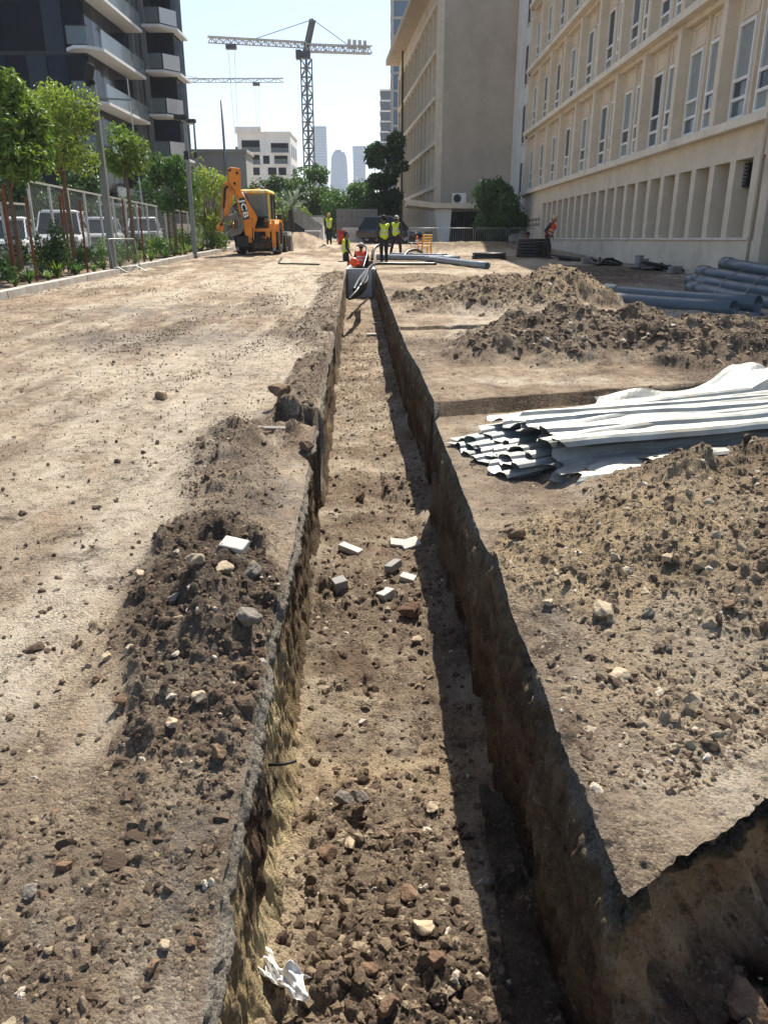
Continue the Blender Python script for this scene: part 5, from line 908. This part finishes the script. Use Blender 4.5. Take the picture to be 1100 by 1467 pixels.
# ------------------------------------------------------------------ corrugated sheets
def sheet(label, o, ang, L_, Wd_, zf_, pitch=.2, amp=.022, cut=0, seed=0, m='zinc'):
    nu, nv = 40, int(Wd_/pitch*12)+1; g = np.random.default_rng(seed); u = np.linspace(0, 1, nu)[:, None]+np.zeros((1, nv)); v = np.linspace(0, 1, nv)[None]+np.zeros((nu, 1))
    w = (np.clip(2.6*np.sin(2*math.pi*v*Wd_/pitch)-.9, -1, 1))*amp; ex = cut*(.03*np.sin(v*23+seed)+.05*fbm(v*6+seed, v*0, 3, 210+seed)*2); x = u*L_+ex*(1-u)**6; y = (v-.5)*Wd_
    z = w+zf_(u, v, x, y)+.055*fbm(u*4+seed, v*3, 3, 220+seed); dy = 0
    if isinstance(z, tuple): z, dy = z
    c, s = math.cos(ang), math.sin(ang); P_ = np.stack([x*c-(y+dy)*s, x*s+(y+dy)*c, z], -1); ob = grid('corrugated_sheet', P_, MAT[m]); ob.location = o
    ob.data.shade_flat(); md = ob.modifiers.new('thick', 'SOLIDIFY'); md.thickness = .003; return tag(ob, label, 'metal sheet', 'corrugated metal sheets in the pile')
zt = ground_at(0, 5.8)
for k, (ox, oy, dz, an, L_, Wd_) in enumerate(((.70, 5.55, .05, 21, 3.2, .95), (.66, 5.50, .085, 17, 3.3, .95), (.72, 5.57, .12, 22, 3.2, .95), (.78, 5.52, .155, 18, 3.2, .95), (.88, 5.60, .19, 20, 3.2, .95))):
    sheet(('bottom', 'second from bottom', 'third from bottom', 'fourth from bottom', 'fifth from bottom')[k]+' corrugated metal sheet of the pile, wavy end showing', (ox, oy, zt+dz), R(an), L_, Wd_, lambda u, v, x, y: -.05*(1-u)**3+.03*np.sin(u*3), .19, .015, .8, k)
sheet('wide white ribbed metal sheet lying on top of the pile', (1.0, 5.62, zt+.26), R(20), 3.4, 1.0, lambda u, v, x, y: .08*u+.02*np.sin(v*5)-.03*(1-u)**4, .25, .020, 1.5, 8)
sheet('second white ribbed metal sheet fanned out towards the camera on top of the pile', (1.12, 5.42, zt+.30), R(12), 3.2, .8, lambda u, v, x, y: .06*u-.04*(1-v)**3, .25, .020, 1.5, 9)
sheet('bent grey metal sheet hanging over the front of the pile', (1.20, 5.08, zt+.24), R(13), 1.7, .62, lambda u, v, x, y: -.26*np.clip(.8-v, 0, 1)**1.1+.04*u, .3, .02, 1.5, 11)
sheet('lower bent metal sheet touching the earth at the front of the pile', (1.18, 4.98, zt+.12), R(17), 1.3, .5, lambda u, v, x, y: -.18*np.clip(.85-v, 0, 1)+.04*u, .26, .02, 1.5, 12)
sheet('crumpled pale metal sheet at the back of the pile', (1.9, 6.45, zt+.22), R(22), 2.4, .65, lambda u, v, x, y: .20*np.exp(-((u-.72)/.15)**2)+.12*fbm(u*5, v*4, 2, 5), .5, .02, 1, 14)
sheet('flat metal sheet at the front right of the pile half under the soil', (1.75, 5.18, zt+.16), R(14), 2.0, .5, lambda u, v, x, y: .05*u, .25, .012, 1, 15)
# ------------------------------------------------------------------ rocks, pavers, litter
RK = [  # px, py, radius px, material, where, label
    (607, 1330, 22, 'stone', 'f', 'pale rounded rock on the trench floor near the camera'), (588, 1282, 20, 'clod', 'f', 'brown clod just behind the pale rounded trench rock'), (588, 876, 19, 'clod', 'f', 'flat brown rock on the trench floor beyond the white pavers'), (493, 1140, 17, 'greystone', 'f', 'left one of two dark chunks in the middle of the trench floor'), (513, 1143, 15, 'greystone', 'f', 'right one of two dark chunks in the middle of the trench floor'), (619, 1160, 12, 'stone', 'f', 'small pale rock beside the shadow edge in the trench'), (515, 712, 12, 'clod', 'f', 'lone dark rock on the far trench floor'), (625, 1376, 20, 'clod', 'f', 'large brown clod below the pale rounded trench rock'), (553, 1442, 24, 'clod', 'f', 'big earthy clod at the bottom of the trench floor'), (597, 915, 10, 'stone', 'f', 'small pale stone beyond the flat brown trench rock'), (470, 1225, 18, 'clod', 'f', 'elongated clod near the left side of the trench'), (500, 1210, 12, 'stone', 'f', 'whitish stone among clods left of trench middle'), (530, 1390, 15, 'clod', 'f', 'clod among the heap at the trench bottom'), (591, 1198, 14, 'clod', 'f', 'clod lying alone right of the trench middle'),
    (282, 803, 18, 'stone', 'g', 'big pale rock on top of the rubble heap'), (250, 858, 14, 'greystone', 'g', 'grey rock in the middle of the rubble heap'), (355, 890, 27, 'greystone', 'g', 'flat grey slab at the trench side of the rubble heap'), (366, 820, 20, 'greystone', 'g', 'dark wedge rock below the white tile on the heap'), (318, 812, 20, 'stone', 'g', 'pale flat rock right of the biggest heap rock'), (285, 1002, 14, 'stone', 'g', 'cream coloured rock low on the rubble heap'), (152, 942, 10, 'stone', 'g', 'small pale rock at the left tip of the rubble heap'), (186, 930, 13, 'stone', 'g', 'second pale rock at the left side of the heap'), (315, 1085, 17, 'clod', 'g', 'dark clod at the lower end of the rubble heap'), (345, 955, 15, 'clod', 'g', 'brown clod on the trench side of the heap'), (255, 888, 12, 'stone', 'g', 'tan rock below the grey heap rock'), (200, 824, 12, 'stone', 'g', 'tan rock at the upper left of the heap'), (140, 975, 9, 'clod', 'g', 'small clod left of the lower heap'), (175, 1000, 14, 'clod', 'g', 'dark clod at the lower left of the heap'), (245, 1040, 14, 'stone', 'g', 'pale rock at the foot of the heap'),
    (402, 562, 19, 'clod', 'g', 'large dark clod beside the trench beyond the heap'), (232, 566, 12, 'clod', 'g', 'long clod alone on the dusty track'), (438, 640, 12, 'clod', 'g', 'dark clod in the notch of the left trench edge'), (45, 1281, 14, 'greystone', 'g', 'flat dark stone at the lower left'), (95, 1243, 16, 'clod', 'g', 'brown clod in the lower left foreground'), (236, 1357, 14, 'stone', 'g', 'whitish stone in the lower left foreground'), (218, 1388, 14, 'clod', 'g', 'reddish flat stone below the whitish one'), (78, 1165, 9, 'clod', 'g', 'small stone at the left edge foreground'), (275, 1350, 10, 'clod', 'g', 'small clod close to the trench lip in the foreground'),
    (861, 878, 22, 'stone', 'g', 'blocky tan rock on the right hand spoil'), (885, 964, 20, 'stone', 'g', 'long sandy rock low on the right hand spoil'), (882, 801, 11, 'stone', 'g', 'small sandy rock high on the right hand spoil'), (740, 765, 17, 'clod', 'g', 'dark clod near the right trench edge'), (795, 822, 9, 'stone', 'g', 'yellowish stone in the sandy patch'), (955, 800, 12, 'stone', 'g', 'tan stone in the middle of the right hand spoil'), (930, 880, 13, 'greystone', 'g', 'grey flat stone right of the blocky tan rock'), (1045, 865, 13, 'clod', 'g', 'brown stone at the right side of the spoil'), (955, 930, 10, 'greystone', 'g', 'grey stone between the two sandy rocks'), (785, 865, 9, 'stone', 'g', 'sandy stone near the right trench edge')]
RS = {}
def rock(mt, sd_):
    k = (mt, sd_)
    if k not in RS:
        v, f = rockshape(3, 900+sd_, 14, .85, .22); me = bpy.data.meshes.new('rock'); me.from_pydata([tuple(p) for p in v], [], [tuple(q) for q in f]); me.shade_smooth(); me.materials.append(MAT[mt]); RS[k] = me
    return RS[k]
for i, (px, py, rp_, mt, wh, lab) in enumerate(RK):
    x, y, z = hit(px, py+rp_*.3, wh); dep = y/ray(px, py)[1]; s = rp_*dep/FPX*1.05; o = link('rock', rock(mt, i % 9)); o.location = (x, y, z+s*.30); o.scale = (s, s*.9, s*.85); o.rotation_euler = (rnd.uniform(-.2, .2), rnd.uniform(-.2, .2), rnd.uniform(0, 6.28)); tag(o, lab, 'rock', 'rocks lying about the site')
o = link('rock', rock('clod', 3)); o.location = (1.08, 1.68, -.44); o.scale = (.10, .085, .075); tag(o, 'big tan rock on the floor of the side pit', 'rock', 'rocks lying about the site')
o = link('rock', rock('clod', 5)); o.location = (1.25, 1.72, -.42); o.scale = (.09, .1, .08); tag(o, 'dull rock at the right picture edge in the side pit', 'rock', 'rocks lying about the site')
def paver(px, py, d, rz, m, lab, wh='f', tilt=(0, 0)):
    x, y, z = hit(px, py+6, wh); b = MB().box((0, 0, 0), d); o = b.build('paving_block', MAT[m], None, bevel=.006); o.location = (x, y, z+d[2]*.25); o.rotation_euler = (tilt[0], tilt[1], rz); tag(o, lab, 'paver', 'loose paving blocks')
for a in ((487, 838, (.10, .10, .10), .4, 'brickg', 'grey cube paver standing left in the trench'), (553, 849, (.11, .10, .06), .7, 'brickw', 'white paver lying nearest the camera in the trench'), (584, 826, (.12, .08, .06), -.4, 'brickw', 'white paver half in the shadow edge in the trench'), (563, 808, (.14, .08, .06), .9, 'brickg', 'grey tilted paver among the white ones in the trench'), (588, 776, (.16, .14, .05), .3, 'brickw', 'white paver at the shadow edge farther down the trench'), (568, 775, (.12, .1, .05), .1, 'brickw', 'small white paver left of the one at the shadow edge'), (502, 783, (.20, .09, .05), -.5, 'brickw', 'long whitish paver at the left of the trench floor')): paver(*a, tilt=(rnd.uniform(-.25, .25), rnd.uniform(-.25, .25)))
paver(336, 777, (.13, .085, .03), -.3, 'brickw', 'bright white tile lying on the rubble heap', 'g', (.25, .1))
for a in ((540, 458, (.22, .12, .05), .5, 'brickw', 'white slab piece far down the trench'), (532, 474, (.25, .12, .04), .2, 'brickw', 'second white slab piece far down the trench')): paver(*a)
x, y, z = hit(385, 619); o = MB().box((0, 0, 0), (.30, .07, .025)).build('plank', MAT['plank'], None, bevel=.004); o.location = (x, y, z+.03); o.rotation_euler = (.05, 0, -.1); tag(o, 'short weathered plank lying left of the trench', 'plank')
x, y, z = hit(38, 473); o = link('paper_scrap', rock('stone', 1)); bpy.data.objects.remove(o)
# crumpled plastic
x, y, z = hit(404, 1412, 'f'); u, v = np.meshgrid(np.linspace(0, 1, 40), np.linspace(0, 1, 24), indexing='ij'); cr_ = .03*np.abs(fbm(u*3, v*3, 3, 301))*4+.02*fbm(u*9, v*9, 2, 302)
P_ = np.stack([(u-.5)*.20+.03*np.sin(v*6), (v-.5)*.10*(1-.5*np.sin(u*3))+.05*(u-.5)**2, cr_+.07*np.exp(-((u-.75)/.12)**2)*v], -1); o = grid('plastic_bag', P_, MAT['plastic']); o.location = (x, y, z+.02); o.rotation_euler = (0, 0, -.6); o.modifiers.new('t', 'SOLIDIFY').thickness = .001; tag(o, 'crumpled white plastic bag on the trench floor at the bottom', 'plastic bag')
yb = 2.5; xb = float(XL(np.array([yb]))[0]); o = MB().tube([(0, 0, 0), (.06, 0, .004), (.11, .01, .012)], .006, 6).build('steel_bar', MAT['dark'], None, True); o.location = (xb-.0, yb, ground_at(0, yb)-.30); tag(o, 'thin rusty bar sticking out of the left trench wall', 'bar')
pts = [gp(400, 378), gp(422, 379), gp(458, 380)]; hose('pipe_offcut', 'thin dark pipe bent into a corner on the dusty ground', [(gp(404, 371)[0], gp(404, 371)[1], ground_at(0, gp(404, 371)[1])+.03)]+[(p[0], p[1], ground_at(0, p[1])+.03) for p in pts], .03, MAT['blackpipe'], 'pipe')
# ------------------------------------------------------------------ barriers, chair, small site things
def barrier(label, loc, rz, tilt=0, L_=2.0, group=None):
    t = thing('crowd_barrier', label, 'barrier', loc, rz, group); t.rotation_euler = (tilt, 0, rz); MB().tube([(0, 0, .1), (0, 0, 1.0), (.05, 0, 1.07), (L_-.05, 0, 1.07), (L_, 0, 1.0), (L_, 0, .1)], .02, 8).build('frame', MAT['steel'], t, True); MB().tube([(0, 0, .2), (L_, 0, .2)], .015, 8).build('rail', MAT['steel'], t)
    for k in range(1, 14): MB().tube([(L_*k/14, 0, .2), (L_*k/14, 0, 1.06)], .007, 6).build('bar', MAT['steel'], t)
    for x in (.2, L_-.2): MB().tube([(x, -.35, .0), (x, 0, .22), (x, .35, .0)], .018, 8).build('foot', MAT['steel'], t)
x, y, z = hit(172, 393); barrier('grey metal crowd barrier leaning at the kerb below the lamp post', (x-.15, y, z), R(75), R(-6), 1.5)
for k in range(4): barrier(('leftmost', 'second', 'third', 'rightmost')[k]+' grey crowd barrier in the row before the entrance canopy', (at(585, 340, 52)[0]+k*2.15, 52+.2*k, ground_at(0, 52)), R(3), 0, 2.0, 'barriers before the canopy')
x, y, _ = ploc(608, 37.8); c = thing('plastic_chair', 'yellow plastic chair standing by the earth mound', 'chair', (x, y, Z(x, y)), R(200))
MB().bx(-.25, .25, -.24, .24, .42, .46).build('seat', MAT['yellow'], c, bevel=.015)
for sx in (-.22, .22):
    for sy in (-.22, .22): bar((sx*1.15, sy*1.15, 0), (sx, sy, .43), .05).build('leg', MAT['yellow'], c)
    bar((sx, .24, .44), (sx*.95, .33, .95), .05).build('back_post', MAT['yellow'], c); bar((sx*1.15, -.2, .66), (sx*1.12, .28, .68), .05, .035).build('armrest', MAT['yellow'], c); bar((sx*1.12, -.2, .44), (sx*1.15, -.2, .67), .04).build('arm_post', MAT['yellow'], c)
for k in range(4): MB().box((0, .27+k*.022, .56+k*.12), (.42, .03, .07)).build('back_slat', MAT['yellow'], c, bevel=.01)
x, y, z = ploc(597, 47); c = thing('traffic_cone', 'small orange and white traffic cone by the dark car', 'cone', (x, y, Z(x, y)))
MB().bx(-.18, .18, -.18, .18, 0, .04).build('base', MAT['orange'], c); MB().tube([(0, 0, .04), (0, 0, .7)], [.13, .03], 16).build('body', MAT['orange'], c, True); MB().tube([(0, 0, .32), (0, 0, .48)], [.096, .072], 16).build('reflective_band', MAT['reflect'], c, True)
# shaded clutter beside the building
for k, (px, py, Y, lab) in enumerate(((762, 368, 37, 'large roll of black pipe on the ground between the two orange vests'), (700, 372, 35.5, 'small flat coil of black pipe in the shade'))):
    x = at(px, py, Y)[0]; t = thing('pipe_roll', lab, 'pipe roll', (x, Y, Z(x, Y)), 0, 'black pipe rolls')
    for q in range(6 if k == 0 else 2): MB().wheel((0, 0, .08+q*.13), (0, 0, 1), .75-.02*(q % 2), .60, .12, 28).build('coil', MAT['blackpipe'], t, True)
def pilebricks(px, py, Y, n, lab):
    x = at(px, py, Y)[0]; t = thing('brick_stack', lab, 'bricks', (x, Y, Z(x, Y)), R(rnd.uniform(0, 40)), 'brick stacks by the building')
    for q in range(n): o = MB().box(((q % 2)*.23-.1, rnd.uniform(-.04, .04), .06+.11*(q//2)), (.21, .20, .10)).build('brick', MAT['brickg'], t, bevel=.006)
pilebricks(840, 378, 31.5, 4, 'low grey brick stack in the shade by the wall, farthest one'); pilebricks(917, 385, 27.2, 7, 'tall grey brick stack in the shade by the wall'); pilebricks(965, 392, 25.6, 4, 'squat dark brick stack nearest the blue pipes')
for k, (px, py, Y, lab) in enumerate(((815, 370, 34, 'black hose heap by the wall beside the bricks'), (872, 380, 30, 'long black hose heap along the building wall'), (935, 388, 26.8, 'short black hose heap beside the tall brick stack'))):
    x = at(px, py, Y)[0]; z = Z(x, Y); hose('hose_heap', lab, [(x+rnd.uniform(-.7, .7), Y+rnd.uniform(-.8, .8), z+.05+.25*rnd.random()*(q % 2)) for q in range(14)], .045, MAT['blackpipe'], 'hose', 'black hoses by the wall')
# far end of the site
wl = thing('concrete_wall', 'grey concrete block wall closing the far end of the site', 'wall', (at(482, 330, 63)[0], 63, 1.45)); x1 = at(541, 330, 63)[0]-at(482, 330, 63)[0]
nx = 8; bm0 = MB().bx(.01, x1/nx-.01, 0, .3, .01, .59).mesh('block')
for i in range(4):
    for k in range(nx): o = link('block', bm0, MAT['block'], wl); o.location = (k*x1/nx, rnd.uniform(-.012, .012), i*.6)
wl2 = thing('concrete_barrier', 'low pale concrete barrier wall in front of the grey block wall', 'wall', (at(490, 340, 60)[0], 60, 1.4)); x2 = at(585, 340, 60)[0]-at(490, 340, 60)[0]
for k in range(3): MB().bx(k*x2/3+.02, (k+1)*x2/3-.02, 0, .25, -.2, 1.05).build('panel', MAT['concrete'], wl2, bevel=.02)
sh = thing('site_shed', 'small pale shed beside the concrete wall', 'shed', (at(442, 335, 60)[0], 60, 1.45)); ws = at(463, 335, 60)[0]-at(442, 335, 60)[0]
MB().bx(0, ws, 0, 1.5, -.1, 1.75).build('wall', MAT['whitep'], sh); MB().bx(-.08, ws+.08, -.1, 1.6, 1.75, 1.86).build('roof', MAT['zinc'], sh); MB().bx(.2, .8, -.03, .02, 0, 1.4).build('door', MAT['greyplaster'], sh)
cr2 = thing('skip_box', 'white lidded box standing below the shed', 'box', (at(438, 343, 57)[0], 57, 1.4)); MB().bx(0, .95, 0, .7, 0, .75).build('box', MAT['greyplaster'], cr2, bevel=.02); MB().bx(-.05, 1.0, -.05, .75, .75, .86).build('lid', MAT['white'], cr2, bevel=.02)
o = addbar(MB(), (0, 0, 0), (1.9, .2, -1.25), .9, .05).build('roof_sheet', MAT['zinc'], None); p_ = at(419, 305, 59); o.location = p_; tag(o, 'tilted metal roof sheet leaning left of the shed', 'metal sheet')
o = MB().bx(0, 3.2, 0, .3, -.2, 1.5).build('dark_hoarding', MAT['dark'], None); o.location = (at(395, 335, 62)[0], 62, 1.45); tag(o, 'dark hoarding behind the earth pile right of the digger', 'hoarding')
for p0 in (at(419, 304, 59), ): MB().tube([(p0[0]+.2, 59, 1.4), (p0[0]+.2, 59, p0[2]-.05)], .04, 8)
x, y, z = ploc(476, 53); b = thing('fuel_drum', 'red drum standing behind the worker in front of the concrete wall', 'drum', (x+.55, 55, 1.35)); MB().tube([(0, 0, 0), (0, 0, .3), (0, 0, .6), (0, 0, .88)], [.29, .3, .3, .29], 20).build('drum', MAT['red'], b, True); MB().wheel((0, 0, .88), (0, 0, 1), .3, .27, .03).build('rim', MAT['red'], b)
x, y = at(790, 325, 47)[0]-.2, 47.2
# ------------------------------------------------------------------ haze
hz = MB().bx(-700, 700, -70, 1750, -3.5, 215).build('haze', None); m = bpy.data.materials.new('haze_air'); m.use_nodes = True; nt = m.node_tree; nt.nodes.clear(); ou = nt.nodes.new('ShaderNodeOutputMaterial'); pv = nt.nodes.new('ShaderNodeVolumePrincipled')
pv.inputs['Color'].default_value = (.92, .96, 1, 1); pv.inputs['Density'].default_value = .00028; nt.links.new(pv.outputs[0], ou.inputs['Volume']); hz.data.materials.append(m); tag(hz, 'thin pale summer haze over the city', 'haze', kind='stuff')
